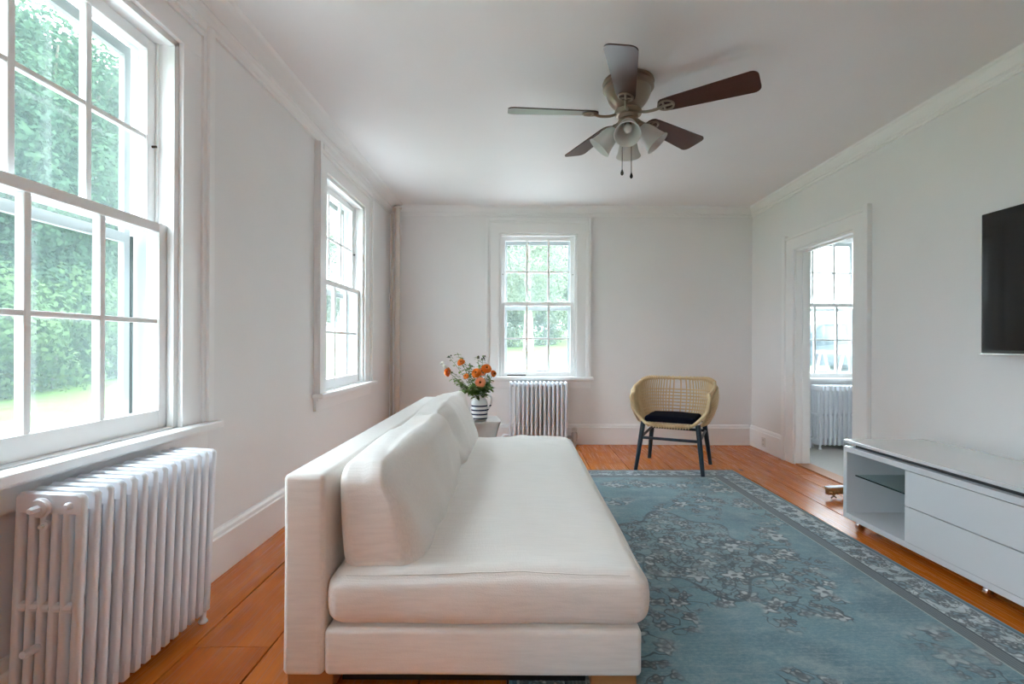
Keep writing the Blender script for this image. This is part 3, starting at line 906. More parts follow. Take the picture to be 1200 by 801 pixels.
# local: x = depth towards the wall, y = -length
t = .028
MB().box(0, SD, -SL, 0, z1 - t, z1, .002).build('cabinet_top', 'white_lacquer', st)
MB().box(0, SD, -SL, 0, z0, z0 + t, .002).build('cabinet_bottom', 'white_lacquer', st)
MB().box(0, SD, -t, 0, z0 + t, z1 - t).build('side_panel', 'white_lacquer', st)
MB().box(0, SD, -SL, -SL + t, z0 + t, z1 - t).build('side_panel', 'white_lacquer', st)
MB().box(.006, SD - .012, -.452, -.436, z0 + t, z1 - t).build('divider', 'white_lacquer', st)
MB().box(SD - .012, SD, -SL + t, -t, z0 + t, z1 - t).build('back_board', 'white_lacquer', st)
zmid = (z0 + z1) / 2
for a, b in ((z0 + t + .002, zmid - .0025), (zmid + .0025, z1 - t - .003)):
    MB().box(-.001, .018, -SL + t + .002, -.438, a, b, .001).build('drawer', 'white_lacquer', st)
MB().box(.019, .3, -SL + t, -.453, z0 + t, z1 - t).build('drawer_void', 'lacquer_gap', st)
gs = MB().box(.05, SD - .014, -.435, -t - .001, zmid + .035, zmid + .041).build('glass_shelf', 'shelf_glass', st)
MB().box(.0485, .05, -.435, -t - .001, zmid + .0345, zmid + .0415).build('shelf_edge', 'shelf_edge', gs)
MB().box(.035, SD - .02, -SL + .05, -.05, z1, z1 + .020).build('spacer', 'lacquer_gap', st)
MB().box(.004, SD + .01, -SL + .0, .006, z1 + .020, z1 + .036, .002).build('top_plate', 'white_lacquer_top', st)
for x in (.055, SD - .055):
    for y in (-.055, -.80, -SL + .055):
        c = MB().lathe([(.020, z0 - .004), (.020, z0), ], 14, Matrix.Translation((x, y, 0))).box(x - .003, x + .012, y - .011, y - .008, .018, z0 - .003).box(x - .003, x + .012, y + .008, y + .011, .018, z0 - .003)
        c = c.build('caster', 'chrome', st)
        wx = Matrix.Translation((x + .006, y, .0265)) @ Matrix.Rotation(PI / 2, 4, 'X')
        MB().lathe([(.006, -.011), (.022, -.011), (.0255, -.007), (.0255, .007), (.022, .011), (.006, .011)], 18, wx).build('wheel', 'chrome', c)

ds = empty('doorstop', (2.17, 3.40, 0), (0, 0, R(12))); tag(ds, 'small ornate brass-coloured metal doorstop on the floor by the doorway', 'doorstop')
q = MB().box(-.10, .10, -.02, .02, .06, .075, .004).box(-.10, .10, -.016, .016, .03, .06, .006)
for k in range(7): q.lathe([(.002, 0), (.012, .002), (.008, .009), (.001, .011)], 8, Matrix.Translation((-.085 + k * .028, -.016, .046)) @ Matrix.Rotation(PI / 2, 4, 'X'))
q.build('rail', 'brass_worn', ds)
MB().box(-.102, .102, -.022, .022, .0745, .082, .002).build('top_cap', 'outlet_plastic', ds)
for x in (-.035, .075):
    MB().tube(smooth_path([(x - .03, 0, .034), (x - .012, 0, .02), (x - .03, 0, .006)], 5), .005, 6).tube(smooth_path([(x + .005, 0, .034), (x - .010, 0, .02), (x + .01, 0, .006)], 5), .005, 6).build('scroll_foot', 'brass_worn', ds)

# ------------------------------------------------------------------ ceiling fan
FX, FY, FZ = .585, 2.72, 2.275
fan = empty('ceiling_fan', (FX, FY, FZ)); tag(fan, 'five-blade dark wood ceiling fan with four frosted glass lamp shades', 'ceiling fan')
top = H - FZ
MB().lathe([(.10, top), (.134, top - .001), (.138, top - .012), (.126, top - .018), (.126, top - .024), (.136, top - .030), (.136, top - .042), (.120, top - .050), (.118, top - .075), (.104, top - .105), (.085, top - .130), (.06, top - .148), (.05, top - .152)], 36).build('motor_housing', 'pewter_metal', fan)
MB().lathe([(.052, .024), (.070, .018), (.074, .006), (.070, -.006), (.052, -.010), (.052, -.030), (.046, -.034)], 30).build('flywheel', 'pewter_metal', fan)
MB().lathe([(.046, -.033), (.055, -.040), (.058, -.062), (.052, -.072), (.040, -.080), (.030, -.095), (.012, -.100), (.0, -.101)], 28).build('light_fitter', 'pewter_metal', fan)
def blade_mesh():
    r0, r1 = .165, .650; n = 14
    vs = []; fs = []; lay = []
    prof = []
    for i in range(n + 1):
        t_ = i / n; r_ = r0 + (r1 - r0) * t_
        w = .046 + (.0745 - .046) * min(1, t_ * 1.05)
        e0 = (r_ - r0); e1 = (r1 - r_)
        cr = .035
        if e1 < cr: w -= cr - math.sqrt(max(0, cr * cr - (cr - e1) ** 2))
        if e0 < .03: w -= (.03 - math.sqrt(max(0, .03 ** 2 - (.03 - e0) ** 2))) * .8
        prof.append((r_, max(w, .004)))
    # finer ends
    outl = []
    for a in range(0, 91, 15): outl.append((r1 - .035 + .035 * math.sin(R(a)), .0745 - .035 + .035 * math.cos(R(a))))
    half = [(r0, .018), (r0 + .006, .032), (r0 + .02, .044), (r0 + .06, .050), (r0 + .25, .062)] + outl
    poly = [(x, y) for x, y in half] + [(x, -y) for x, y in reversed(half)]
    m = MB(); m.prism(poly, -.003, .003, 'z'); return m
bm_ = blade_mesh()
for i, az in enumerate((-33, -105, -177, 111, 39)):
    pivot = Matrix.Rotation(R(az), 4, 'Z') @ Matrix.Rotation(R(-13), 4, 'X')
    o = bm_.build('blade', 'blade_wood', fan)
    o.matrix_local = pivot
    ir = MB()
    ir.tube(smooth_path([(.055, 0, .0), (.10, 0, -.014), (.15, 0, -.016), (.185, 0, -.008)], 5), .0075, 8)
    ring = [(.205 + .040 * math.cos(a), .036 * math.sin(a), -.006) for a in [2 * PI * k / 20 for k in range(20)]]
    ir.tube(ring, .0055, 6, closed=True)
    ir.tube([(.175, 0, -.007), (.243, 0, -.006)], .006, 6)
    ir.tube([(.195, -.03, -.006), (.195, .03, -.006)], .005, 6)
    ir.build('blade_iron', 'pewter_metal', o)
for i, az in enumerate((-103, -13, 77, 167)):
    ax = Matrix.Rotation(R(az), 4, 'Z') @ Matrix.Translation((.052, 0, -.060)) @ Matrix.Rotation(R(138), 4, 'Y') @ Matrix.Scale(1.1, 4)
    sh = MB().lathe([(.020, .022), (.026, .026), (.036, .045), (.044, .070), (.049, .100), (.056, .125), (.063, .138), (.060, .139), (.052, .125), (.045, .100), (.040, .070), (.032, .048), (.018, .030)], 28, ax, caps=False).build('lamp_shade', 'alabaster_glass', fan)
    MB().lathe([(.012, -.02), (.016, .0), (.023, .012), (.024, .026), (.018, .030)], 18, ax).build('shade_holder', 'pewter_metal', sh)
    MB().lathe([(.010, .030), (.012, .045), (.019, .066), (.021, .080), (.017, .094), (.006, .102), (.0, .103)], 16, ax).build('bulb', 'bulb_glass', sh)
for x, y, zl in ((-.035, -.02, -.305), (.012, -.03, -.325)):
    ch_ = MB().tube([(x, y, -.075), (x, y, zl)], .0018, 6).build('pull_chain', 'dark_metal', fan)
    MB().lathe([(.001, zl + .002), (.004, zl - .006), (.009, zl - .020), (.008, zl - .028), (.002, zl - .034)], 12, Matrix.Translation((x, y, 0))).build('chain_pendant', 'dark_metal', ch_)

# ------------------------------------------------------------------ rattan armchair
ch = empty('rattan_armchair', (1.312, 4.245, .0), (0, 0, R(-27))); tag(ch, 'woven rattan tub chair with dark blue wooden legs and navy seat pad', 'chair')
def foot(x, y): return (x, y, 0)
LEG = {}
for sx in (-1, 1):
    for sy in (-1, 1):
        a = Vector((sx * .262, sy * .252, .0090 if (sx, sy) == (1, -1) else 0)); b = Vector((sx * .215, sy * .185, .395))
        LEG[sx, sy] = (a, b)
        MB().tube([a, a.lerp(b, .5), b], [.0155, .019, .021], 12).build('leg', 'navy_painted_wood', ch)
def at(sx, sy, z): a, b = LEG[sx, sy]; return a.lerp(b, z / .395)
MB().tube([at(-1, -1, .265), at(1, -1, .265)], .012, 8).build('stretcher', 'navy_painted_wood', ch)
MB().tube([at(-1, 1, .295), at(1, 1, .295)], .012, 8).build('stretcher', 'navy_painted_wood', ch)
for sx in (-1, 1): MB().tube([at(sx, -1, .265), at(sx, 1, .295)], .011, 8).build('stretcher', 'navy_painted_wood', ch)
# basket: seat ring, arm rim and the woven shell between them
def ring_pt(t):          # t in 0..1 from left front around the back to right front
    a = PI * (1.18 - 1.36 * t)      # sweep past the half circle so that the arms reach forward
    c, s_ = math.cos(a), math.sin(a)
    ex = .62
    return Vector((.262 * math.copysign(abs(c) ** ex, c), -.025 + .225 * math.copysign(abs(s_) ** ex, s_), .392))
def rim_pt(t):
    a = PI * (1.15 - 1.30 * t)
    c, s_ = math.cos(a), math.sin(a)
    ex = .70
    k = abs(2 * t - 1)
    z = .735 - .10 * max(0, (k - .35) / .65) ** 1.4
    return Vector((.318 * math.copysign(abs(c) ** ex, c), -.01 + .285 * math.copysign(abs(s_) ** ex, s_), z))
def shell(t, h):
    a, b = ring_pt(t), rim_pt(t)
    p = a.lerp(b, h)
    bul = math.sin(PI * h) * .030
    out = Vector((p.x, p.y * .9, 0)).normalized()
    return p + out * bul
NT = 40
rim_curve = [rim_pt(i / NT) for i in range(NT + 1)]
fl = smooth_path([rim_pt(0), rim_pt(0) + Vector((-.014, -.055, -.030)), rim_pt(0) + Vector((-.006, -.062, -.075)), shell(0, .42) + Vector((.004, -.045, 0)), ring_pt(0) + Vector((.03, -.06, .02)), ring_pt(0) + Vector((.07, -.085, -.004))], 6)
fr = [Vector((-p.x, p.y, p.z)) for p in fl]
frame = MB().tube(rim_curve, .0135, 10)
frame.tube(fl, .0135, 10).tube(fr, .0135, 10)
frame.tube(smooth_path([fl[-1], Vector((0, fl[-1].y - .022, fl[-1].z - .004)), fr[-1]], 10), .0135, 10)
frame.tube([ring_pt(i / NT) for i in range(NT + 1)], .012, 8)
frame.build('rattan_frame', 'rattan', ch)
wv = MB()
ts = []
t_ = .0
while t_ < 1.0001:
    ts.append(t_); t_ += .0085 if (t_ < .20 or t_ > .80) else .0175
for t_ in ts:
    wv.tube([shell(t_, h_) for h_ in (0, .25, .5, .75, 1.0)], .0056, 5, caps=False)
for k in range(9):
    h_ = .05 + k * .082
    wv.tube([shell(.15 + .70 * i / 28, h_) * 1.0 for i in range(29)], .0054, 5, caps=False)
for k in range(12):
    h_ = .03 + k * .08
    for a, b in ((-.0, .22), (.78, 1.0)):
        wv.tube([shell(a + (b - a) * i / 8, h_) + Vector((shell(a + (b - a) * i / 8, h_).x * .05, 0, 0)) for i in range(9)], .0095, 5, caps=False)
wv_o = wv.build('woven_shell', 'rattan', ch); wv_o['kind'] = 'stuff'
wr = MB()
for i in range(16):      # bindings around the front edge and the top rim
    u = (i + .5) / 16
    c = Vector((fl[-1].x * (1 - u) + fr[-1].x * u, fl[-1].y - .022 * math.sin(PI * u), fl[-1].z - .004 * math.sin(PI * u)))
    wr.tube([c + Vector((0, .0185 * math.cos(a), .0185 * math.sin(a))) for a in [2 * PI * k / 10 for k in range(10)]], .0048, 5, closed=True)
    wr.tube([c + Vector((0, 0, .012)), Vector((c.x, .19, .392))], .0046, 5, caps=False)
for i in range(27):
    t_ = .22 + .56 * i / 26
    c = rim_pt(t_); d = (rim_pt(t_ + .01) - rim_pt(t_ - .01)).normalized(); u_ = d.orthogonal().normalized(); w_ = d.cross(u_)
    wr.tube([c + u_ * .017 * math.cos(a) + w_ * .017 * math.sin(a) for a in [2 * PI * k / 10 for k in range(10)]], .0046, 5, closed=True)
wr_o = wr.build('rattan_bindings', 'rattan', ch); wr_o['kind'] = 'stuff'
def padf(p, n):
    q = p.copy(); k = (p.x / .21) ** 2 + (p.y / .20) ** 2
    q.z += (.012 * max(0, 1 - k) if p.z > 0 else 0) + noise.noise(p * 8) * .004
    return q
soft_box(.200, .190, .024, .021, 5, (8, 8, 2), padf).build('seat_pad', 'navy_cloth', ch, (0, -.035, .424), autosmooth=False)

# ------------------------------------------------------------------ side table, striped pitcher and flowers
TX, TY, TZ = -.302, 4.05, .425
tb = empty('side_table', (TX, TY, 0), (0, 0, R(9))); tag(tb, 'hammered silver side table with curved-in sides behind the sofa', 'side table')
def sq(hw_, r_, z, n=5):
    out = []
    for cx, cyq, a0 in ((1, 1, 0), (-1, 1, 90), (-1, -1, 180), (1, -1, 270)):
        for k in range(n):
            a = R(a0 + 90 * k / (n - 1)); out.append((cx * (hw_ - r_) + r_ * math.cos(a), cyq * (hw_ - r_) + r_ * math.sin(a), z))
    return out
m = MB(); lv = []
for k in range(15):
    f_ = k / 14; z = .004 + (TZ - .012 - .004) * f_
    w = .108 + .034 * (abs(2 * f_ - 1) ** 1.8)
    lv.append(sq(w, .02, z))
n = len(lv[0]); vs = [p for l in lv for p in l]
fs = [(i * n + j, i * n + (j + 1) % n, (i + 1) * n + (j + 1) % n, (i + 1) * n + j) for i in range(14) for j in range(n)] + [tuple(reversed(range(n)))]
m.add(vs, fs, True).build('curved_body', 'hammered_silver', tb)
m = MB(); a_, b_ = sq(.148, .02, TZ - .012), sq(.148, .02, TZ)
m.add(a_ + b_, [(j, (j + 1) % n, n + (j + 1) % n, n + j) for j in range(n)] + [tuple(reversed(range(n))), tuple(range(n, 2 * n))]).build('table_top', 'hammered_silver', tb)
MB().box(-.146, .146, -.146, .146, 0, .006, .002).build('foot_plate', 'hammered_silver', tb)

jx, jy = TX - .012, TY - .02
jg = empty('striped_pitcher', (jx, jy, TZ)); tag(jg, 'white ceramic pitcher with navy blue bands holding the flowers', 'pitcher')
MB().lathe([(.0, .001), (.058, .0), (.064, .005), (.066, .03), (.067, .09), (.066, .135), (.060, .155), (.050, .168), (.047, .180), (.048, .198), (.053, .207), (.050, .208), (.044, .198), (.043, .180), (.046, .166), (.056, .152), (.060, .12), (.060, .02), (.0, .012)], 32, caps=False).build('jug_body', 'striped_ceramic', jg)
MB().tube(smooth_path([(.045, 0, .190), (.075, 0, .197), (.098, 0, .175), (.094, 0, .125), (.064, 0, .075)], 6), .0075, 8, flat=1.4).build('handle', 'striped_ceramic', jg)

random.seed(11)
def bloom_mesh(r, mname, rings=5):
    m = MB()
    for k in range(rings):
        f_ = k / (rings - 1)
        n_ = 5 + k * 2
        for i in range(n_):
            a = 2 * PI * (i + random.random() * .3) / n_ + k
            tilt = R(80 - 72 * f_)            # inner petals upright
            rr = r * (.22 + .36 * f_); L_ = r * (.62 + .12 * f_); w = r * (.34 + .22 * f_)
            base = Vector((math.cos(a), math.sin(a), 0))
            side = Vector((-math.sin(a), math.cos(a), 0))
            pts = []
            for u in (0, .5, 1):
                th_ = tilt * (1 - .35 * u)
                p = base * (rr * .4 + L_ * u * math.cos(th_)) + Vector((0, 0, L_ * u * math.sin(th_) - r * .35 * f_))
                ww = w * (.5, 1.0, .62)[int(u * 2)]
                lift = r * .10
                pts += [p - side * ww + base * (-.12 * ww), p + Vector((0, 0, 0)) + base * .02 * r, p + side * ww + base * (-.12 * ww)]
            m.add(pts, [(0, 1, 4, 3), (1, 2, 5, 4), (3, 4, 7, 6), (4, 5, 8, 7)], True)
    return m
def leafy(m, p, d, L_, w, bend=.3):
    d = Vector(d).normalized(); s_ = d.cross(Vector((0, 0, 1)))
    s_ = s_.normalized() if s_.length > .1 else Vector((1, 0, 0))
    up = s_.cross(d); p = Vector(p); pts = []
    for u, ww in ((0, .08), (.33, .85), (.66, .8), (1, .03)):
        c = p + d * L_ * u - Vector((0, 0, 1)) * bend * L_ * u * u
        pts += [c - s_ * w * ww + up * w * .25 * ww, c, c + s_ * w * ww + up * w * .25 * ww]
    m.add(pts, [(3 * i + j, 3 * i + j + 1, 3 * i + j + 4, 3 * i + j + 3) for i in range(3) for j in range(2)], True)
def from_px(px, py, Y):
    return Vector(((px - 608) / F * Y, Y, CAM_H + (403 - py) / F * Y))
neck = Vector((jx, jy, TZ + .19))
FL = [(524, 436, 4.00, .034, 'petal_orange', (-.8, -.5, .1), 'orange ranunculus leaning out farthest over the sofa side'),
      (540, 424, 4.05, .030, 'petal_orange', (-.3, -.6, .7), 'orange ranunculus held high above the small bud bloom'),
      (546, 440.5, 3.97, .021, 'petal_orange', (-.3, -.9, .4), 'smallest orange bloom low in the bunch'),
      (558, 436.5, 3.96, .036, 'petal_orange', (-.2, -.9, .4), 'large orange ranunculus in the middle of the bunch'),
      (565, 435, 4.04, .032, 'petal_peach', (.1, -.9, .5), 'peach-orange ranunculus tucked between two large orange blooms'),
      (570.5, 431, 4.00, .038, 'petal_orange', (.25, -.8, .6), 'largest bright orange ranunculus topping the bunch on the window side'),
      (579, 437.5, 4.03, .026, 'petal_orange', (.8, -.6, .2), 'small orange bloom leaning out towards the window'),
      (563, 448, 3.93, .038, 'petal_peach', (.0, -1, .15), 'open peach ranunculus facing forward just above the pitcher')]
for px, py, Y, r_, pm, face, lab in FL:
    head = from_px(px, py, Y)
    f_ = empty('ranunculus', head); tag(f_, lab, 'flower', 'flowers in the striped pitcher')
    rot = Vector((0, 0, 1)).rotation_difference(Vector(face).normalized()).to_euler()
    r_ *= 1.12
    b_ = bloom_mesh(r_, pm).build('bloom', pm, f_, rot=rot, fix=False)
    MB().lathe([(.0, .36 * r_), (r_ * .16, .30 * r_), (r_ * .24, .1 * r_), (r_ * .1, -.1 * r_)], 10).build('heart', 'flower_heart', b_)
    back = -Vector(face).normalized() * r_ * .3
    base = neck + Vector((random.uniform(-.02, .02), random.uniform(-.02, .02), -.05)) - head
    mid = base.lerp(back, .6) + Vector((0, 0, .012))
    MB().tube(smooth_path([base, mid, back], 5), .0022, 6).build('stem', 'stem_green', f_)
random.seed(23)
SP = [(519, 428, 4.0, 'w'), (527, 419, 4.08, 'b'), (537, 416, 4.1, 'g'), (532, 444, 4.0, 'g'), (560, 420, 4.1, 'b'), (566, 419, 4.05, 'b'), (574, 446, 3.98, 'g'),
      (545, 457, 3.92, 'L'), (577, 455, 3.95, 'g'), (556, 452, 3.9, 'L'), (551, 428, 4.08, 'g'), (571, 441, 4.1, 'g'), (538, 450, 3.95, 'g'), (548, 433, 4.12, 'g'), (570, 452, 3.93, 'L'), (562, 430, 4.12, 'g')]
llab = ['broad leaf spray hanging over the sofa side of the pitcher rim', 'broad leaf spray hanging over the front of the pitcher rim', 'broad leaf spray under the open peach bloom on the handle side']
blab = ['thin sprig of dark buds rising near the white bud', 'thin sprig of dark buds above the large middle bloom', 'thin sprig of dark buds above the largest bright orange bloom']
splab = {'w': 'pale sprig with a white bud reaching out beside the leaning orange bloom', 'b': 'thin sprig of small dark buds rising above the blooms', 'g': 'leafy green filler sprig among the blooms', 'L': 'broad green leaf spray hanging over the pitcher rim'}
glab = ['highest leafy green sprig above the orange blooms', 'leafy green sprig under the bloom that leans out farthest', 'leafy green sprig beside the largest bright orange bloom and the handle',
        'leafy green sprig drooping beside the pitcher handle', 'leafy green sprig behind the large middle bloom', 'leafy green sprig behind the small bloom towards the window', 'low leafy green sprig on the sofa side of the pitcher',
        'leafy green sprig between the high bloom and the middle bloom', 'leafy green sprig behind the two topmost blooms']
for px, py, Y, kd in SP:
    head = from_px(px, py, Y)
    f_ = empty('foliage_sprig', neck); tag(f_, glab.pop(0) if kd == 'g' else (llab.pop(0) if kd == 'L' else (blab.pop(0) if kd == 'b' else splab[kd])), 'foliage', 'greenery in the striped pitcher')
    tip = head - neck
    base = Vector((random.uniform(-.02, .02), random.uniform(-.02, .02), -.05))
    path = smooth_path([base, base.lerp(tip, .55) + Vector((0, 0, .02)), tip], 6)
    MB().tube(path, .0015, 5).build('stem', 'stem_green', f_)
    lm = MB()
    for i, p in enumerate(path[3:]):
        for q_ in range(5 if kd in 'gL' else 2):
            an = random.uniform(0, 2 * PI)
            dr = Vector((math.cos(an), math.sin(an), random.uniform(-.2, .6)))
            leafy(lm, p, dr, random.uniform(.028, .055) * (1.5 if kd == 'L' else 1), random.uniform(.008, .014) * (1.5 if kd == 'L' else 1))
    leafy(lm, tip, (tip - base), .05 if kd == 'L' else .03, .014 if kd == 'L' else .008)
    lo = lm.build('leaves', 'leaf_green', f_, fix=False); lo['kind'] = 'stuff'
    if kd in 'wb':
        bm2 = MB()
        for i in range(4 if kd == 'b' else 2):
            c = tip + Vector((random.uniform(-.016, .016), random.uniform(-.012, .012), random.uniform(-.012, .018)))
            bm2.lathe([(.0, -.006), (.006, -.002), (.007, .003), (.003, .008), (0, .009)] if kd == 'b' else [(.0, -.012), (.011, -.006), (.014, .004), (.008, .012), (0, .013)], 8, Matrix.Translation(c))
        bm2.build('buds', 'bud_dark' if kd == 'b' else 'petal_white', f_)

# ------------------------------------------------------------------ outside: lawn, trees, parked car
def gz(x, y): return -.88 + .0663 * max(y, 5.0) + .017 * x if y < 40 else -.88 + .0663 * 40 + .017 * x + (y - 40) * .03
gv = []; gf = []
NXg, NYg = 40, 36
for j in range(NYg + 1):
    for i in range(NXg + 1):
        x = -70 + 140 * i / NXg; y = -40 + 130 * j / NYg
        gv.append((x, y, gz(x, y) + .10 * noise.noise(Vector((x * .15, y * .15, 0)))))
gf = [(j * (NXg + 1) + i, j * (NXg + 1) + i + 1, (j + 1) * (NXg + 1) + i + 1, (j + 1) * (NXg + 1) + i) for j in range(NYg) for i in range(NXg)]
# keep the lawn below the house floor
gv = [(x, y, min(z, -.35) if (XL - 1.5 < x < 8 and YB - 1.5 < y < YF + 3) else z) for x, y, z in gv]
gm = MB(); gm.add(gv, gf, True); struct(gm.build('ground', 'lawn_grass'), 'mown green lawn around the house')

# added pale gravel drive, out of view, bounces light up to the ceiling
mat('gravel', fn=paint((.33, .325, .32), .15, 25), rough=.95, bump=(1, .6, .02))
dv = MB(); dvv = []; dvf = []
def strip(x0, x1, y0, y1, nx, ny):
    o = len(dvv)
    for j in range(ny + 1):
        for i in range(nx + 1):
            x = x0 + (x1 - x0) * i / nx; y = y0 + (y1 - y0) * j / ny
            z = gz(x, y) + .10 * noise.noise(Vector((x * .15, y * .15, 0)))
            if y < YF + 3: z = max(min(z, -.35), -.55) if x > XL - 1.5 else z
            dvv.append((x, y, z + .06))
    dvf.extend([(o + j * (nx + 1) + i, o + j * (nx + 1) + i + 1, o + (j + 1) * (nx + 1) + i + 1, o + (j + 1) * (nx + 1) + i) for j in range(ny) for i in range(nx)])
strip(-5.6, 12.0, YF + WT + .02, 14.5, 30, 14)
strip(-5.6, XL - WT - .02, -8.0, YF + WT + .02, 8, 20)
dv.add(dvv, dvf, True); struct(dv.build('added_bounce_drive', 'gravel'), 'added pale gravel drive by the house that bounces light indoors')

random.seed(3)
def crown_mesh(name, mname, rx, rz, zc, n, leaf, lumps, conic=False):
    m = MB(); vs = []; fs = []
    cl = []
    for k in range(lumps):
        a = random.uniform(0, 2 * PI); zz = random.uniform(-1, 1)
        rr = math.sqrt(max(.05, 1 - zz * zz)) * random.uniform(.35, .8)
        if conic: rr = (1 - (zz + 1) / 2) * random.uniform(.5, .9) + .05
        cl.append(Vector((rx * rr * math.cos(a), rx * rr * math.sin(a), zc + rz * zz * .85)))
    per = n // lumps
    for c in cl:
        cr = rx * random.uniform(.30, .48) * (.6 if conic else 1)
        for i in range(per):
            d = Vector((random.gauss(0, 1), random.gauss(0, 1), random.gauss(0, .8))).normalized()
            p = c + d * cr * random.uniform(.65, 1.05)
            nn = (d + Vector((random.uniform(-.7, .7), random.uniform(-.7, .7), random.uniform(-.2, .9)))).normalized()
            u = nn.orthogonal().normalized(); w = nn.cross(u)
            an = random.uniform(0, PI); u, w = u * math.cos(an) + w * math.sin(an), w * math.cos(an) - u * math.sin(an)
            s_ = leaf * random.uniform(.6, 1.3); o = len(vs)
            vs += [p - u * s_, p + w * s_ * .55, p + u * s_, p - w * s_ * .55]; fs.append((o, o + 1, o + 2, o + 3))
    m.add(vs, fs); return m.mesh(name, mname, fix=False)
def trunk_mesh(name, h, r, mname='bark'):
    m = MB()
    m.tube(smooth_path([(0, 0, -.4), (.05, .03, h * .3), (-.06, .08, h * .65), (.04, 0, h)], 5), [r * (1.25 - .9 * i / 15) for i in range(16)], 10)
    for k in range(6):
        a = k * 1.1 + .3; z = h * (.45 + .08 * k)
        m.tube([(0, 0, z), (math.cos(a) * h * .14, math.sin(a) * h * .14, z + h * .12), (math.cos(a) * h * .24, math.sin(a) * h * .24, z + h * .26)], [r * .4, r * .25, r * .1], 6)
    return m.mesh(name, mname)
V = {
 'big': (crown_mesh('crown', 'tree_leaf', 3.6, 4.8, 6.6, 26000, .11, 60), trunk_mesh('trunk', 9.5, .24)),
 'big2': (crown_mesh('crown', 'tree_leaf', 3.4, 5.2, 6.6, 26000, .10, 66), trunk_mesh('trunk', 9.5, .2)),
 'spruce': (crown_mesh('crown', 'spruce_leaf', 2.6, 5.5, 5.8, 20000, .10, 70, True), trunk_mesh('trunk', 10.5, .18)),
 'bush': (crown_mesh('crown', 'bush_leaf', 1.9, 1.4, 1.35, 9000, .07, 30), trunk_mesh('trunk', 1.8, .05)),
 'far': (crown_mesh('crown', 'hazed_leaf', 3.5, 4.8, 6.4, 20000, .12, 50), trunk_mesh('trunk', 9.0, .2, 'bark_pale')),
 'farbush': (crown_mesh('crown', 'hazed_leaf', 1.9, 1.4, 1.35, 8000, .08, 28), trunk_mesh('trunk', 1.8, .05)),
 'pale': (crown_mesh('crown', 'hazed_leaf', 3.2, 3.6, 6.5, 16000, .09, 44), trunk_mesh('trunk', 8.5, .30, 'bark_pale')),
}
KN = {'big': ('broadleaf_tree', 'broad-crowned leafy tree'), 'big2': ('slender_tree', 'slender leafy tree'), 'spruce': ('evergreen_tree', 'dark conical evergreen'), 'bush': ('garden_bush', 'low leafy bush'),
      'far': ('hazed_tree', 'leafy tree with haze-paled green'), 'farbush': ('hazed_bush', 'low bush with haze-paled leaves'), 'pale': ('pale_trunk_tree', 'single pale-trunked tree')}
def tree(kind, x, y, sc_, where):
    nm, what = KN[kind]
    e = empty(nm, (x, y, gz(x, y)), (0, 0, random.uniform(0, 6.28)))
    e.scale = (sc_, sc_, sc_ * random.uniform(.95, 1.1))
    tag(e, what + ' ' + where, 'bush' if 'bush' in kind else 'tree', nm.replace('_', ' ') + (' growth ' if 'bush' in kind else ' stand ') + where)
    c = link('crown', V[kind][0], e); c['kind'] = 'stuff'; link('trunk', V[kind][1], e)
W1, W3, W2 = 'outside the tall window above the long radiator', 'outside the window in the end wall', 'far outside the window beside the corner pipe'
for x, y, k in ((-15.0, 8.2, 1.02), (-15.8, 11.8, 1.06), (-14.6, 15.4, 1.0), (-16.0, 19.4, .95)): tree('big', x, y, k, W1)
for x, y, k in ((-19.0, 15.5, 1.25), (-19.5, 10.5, 1.3), (-21.0, 20.0, 1.15), (-13.4, 13.4, .74)): tree('big2', x, y, k, W1)
for x, y, k in ((-13.4, 10.4, .62), (-17.5, 5.0, .8)): tree('spruce', x, y, k, W1)
for x, y, k in ((-12.0, 8.6, .95), (-12.2, 11.0, 1.05), (-12.4, 13.4, 1.0), (-12.8, 16.0, 1.05), (-13.0, 6.4, 1.0), (-14.2, 18.6, 1.1)): tree('bush', x, y, k, W1)
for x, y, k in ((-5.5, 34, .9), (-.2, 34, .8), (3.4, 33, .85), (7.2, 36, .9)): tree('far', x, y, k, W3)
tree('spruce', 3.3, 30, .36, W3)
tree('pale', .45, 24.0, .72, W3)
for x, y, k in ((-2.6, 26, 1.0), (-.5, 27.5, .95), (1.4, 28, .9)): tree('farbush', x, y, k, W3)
for x, y, k in ((-14.0, 36, .7), (-18.5, 38, .75)): tree('far', x, y, k, W2)

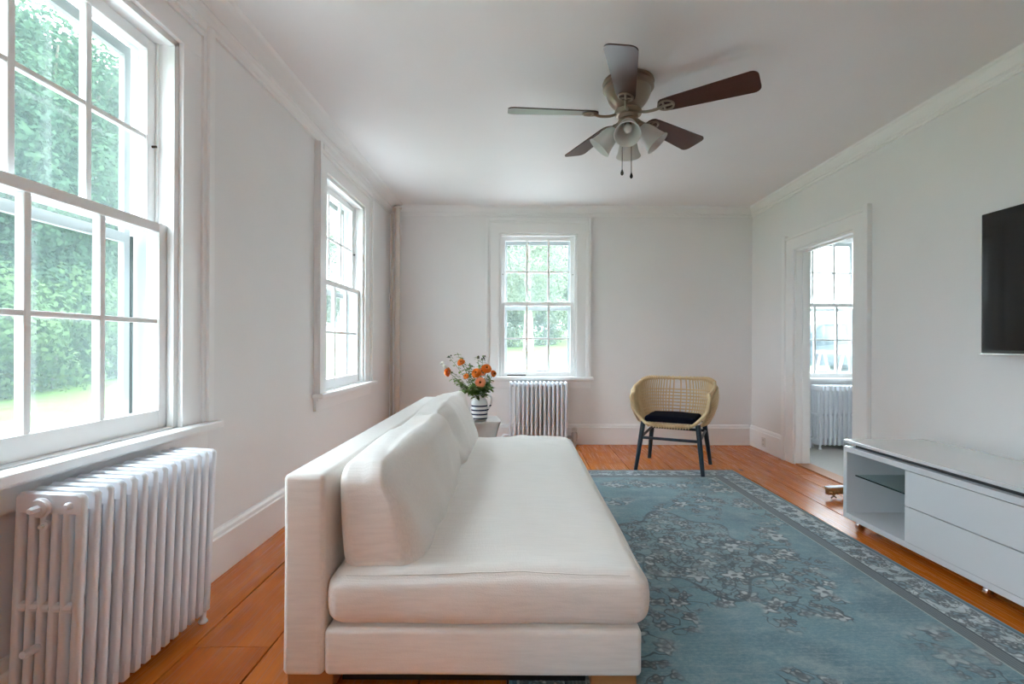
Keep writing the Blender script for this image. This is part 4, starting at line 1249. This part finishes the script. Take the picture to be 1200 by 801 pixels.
# parked car and sawhorse outside the adjoining room
def car():
    e = empty('parked_car', (8.1, 13.6, gz(8.1, 13.6)), (0, 0, R(8))); tag(e, 'dark blue-grey car parked outside the adjoining room window', 'car')
    side = [(-2.2, .35), (-2.25, .75), (-2.0, .92), (-1.15, 1.0), (-.5, 1.42), (1.0, 1.46), (1.75, 1.05), (2.15, .95), (2.2, .4)]
    m = MB(); ny = len(side)
    vs = []
    for y, k in ((-.85, .96), (-.78, 1.0), (.78, 1.0), (.85, .96)):
        for x, z in side: vs.append((x * (.99 if abs(y) > .8 else 1), y * (1 if z < 1.05 else .82), z if abs(y) < .8 else z * .985))
    fs = [tuple(range(ny)), tuple(reversed(range(3 * ny, 4 * ny)))]
    for r_ in range(3): fs += [(r_ * ny + i, r_ * ny + (i + 1) % ny, (r_ + 1) * ny + (i + 1) % ny, (r_ + 1) * ny + i) for i in range(ny)]
    body = m.add(vs, fs).build('body', 'car_paint', e)
    for sy in (-1, 1):
        MB().add([(-.95, sy * .80, 1.02), (.15, sy * .80, 1.02), (.15, sy * .715, 1.38), (-.45, sy * .715, 1.36)], [(0, 1, 2, 3)]).build('side_window', 'car_glass', body)
        MB().add([(.22, sy * .80, 1.02), (1.5, sy * .80, 1.05), (.95, sy * .715, 1.38), (.22, sy * .715, 1.38)], [(0, 1, 2, 3)]).build('side_window', 'car_glass', body)
        for x in (-1.4, 1.35):
            MB().lathe([(.0, -.1), (.24, -.1), (.32, -.08), (.33, 0), (.32, .08), (.24, .1), (.0, .1)], 20, Matrix.Translation((x, sy * .78, .33)) @ Matrix.Rotation(PI / 2, 4, 'X')).build('wheel', 'tyre', e)
car()
sx_, sy_ = 6.0, 9.6
e = empty('sawhorse', (sx_, sy_, gz(sx_, sy_) - .05)); tag(e, 'pale pink timber sawhorse standing outside in front of the car', 'sawhorse')
for y in (-.35, .35):
    for s_ in (-1, 1): MB().tube([(s_ * .28, y, 0), (s_ * .03, y, 1.10)], .03, 4).build('leg', 'pink_timber', e)
MB().box(-.22, .22, -.38, -.32, .30, .37).build('brace', 'pink_timber', e)
MB().box(-.05, .05, -.5, .5, 1.06, 1.13).build('beam', 'pink_timber', e)
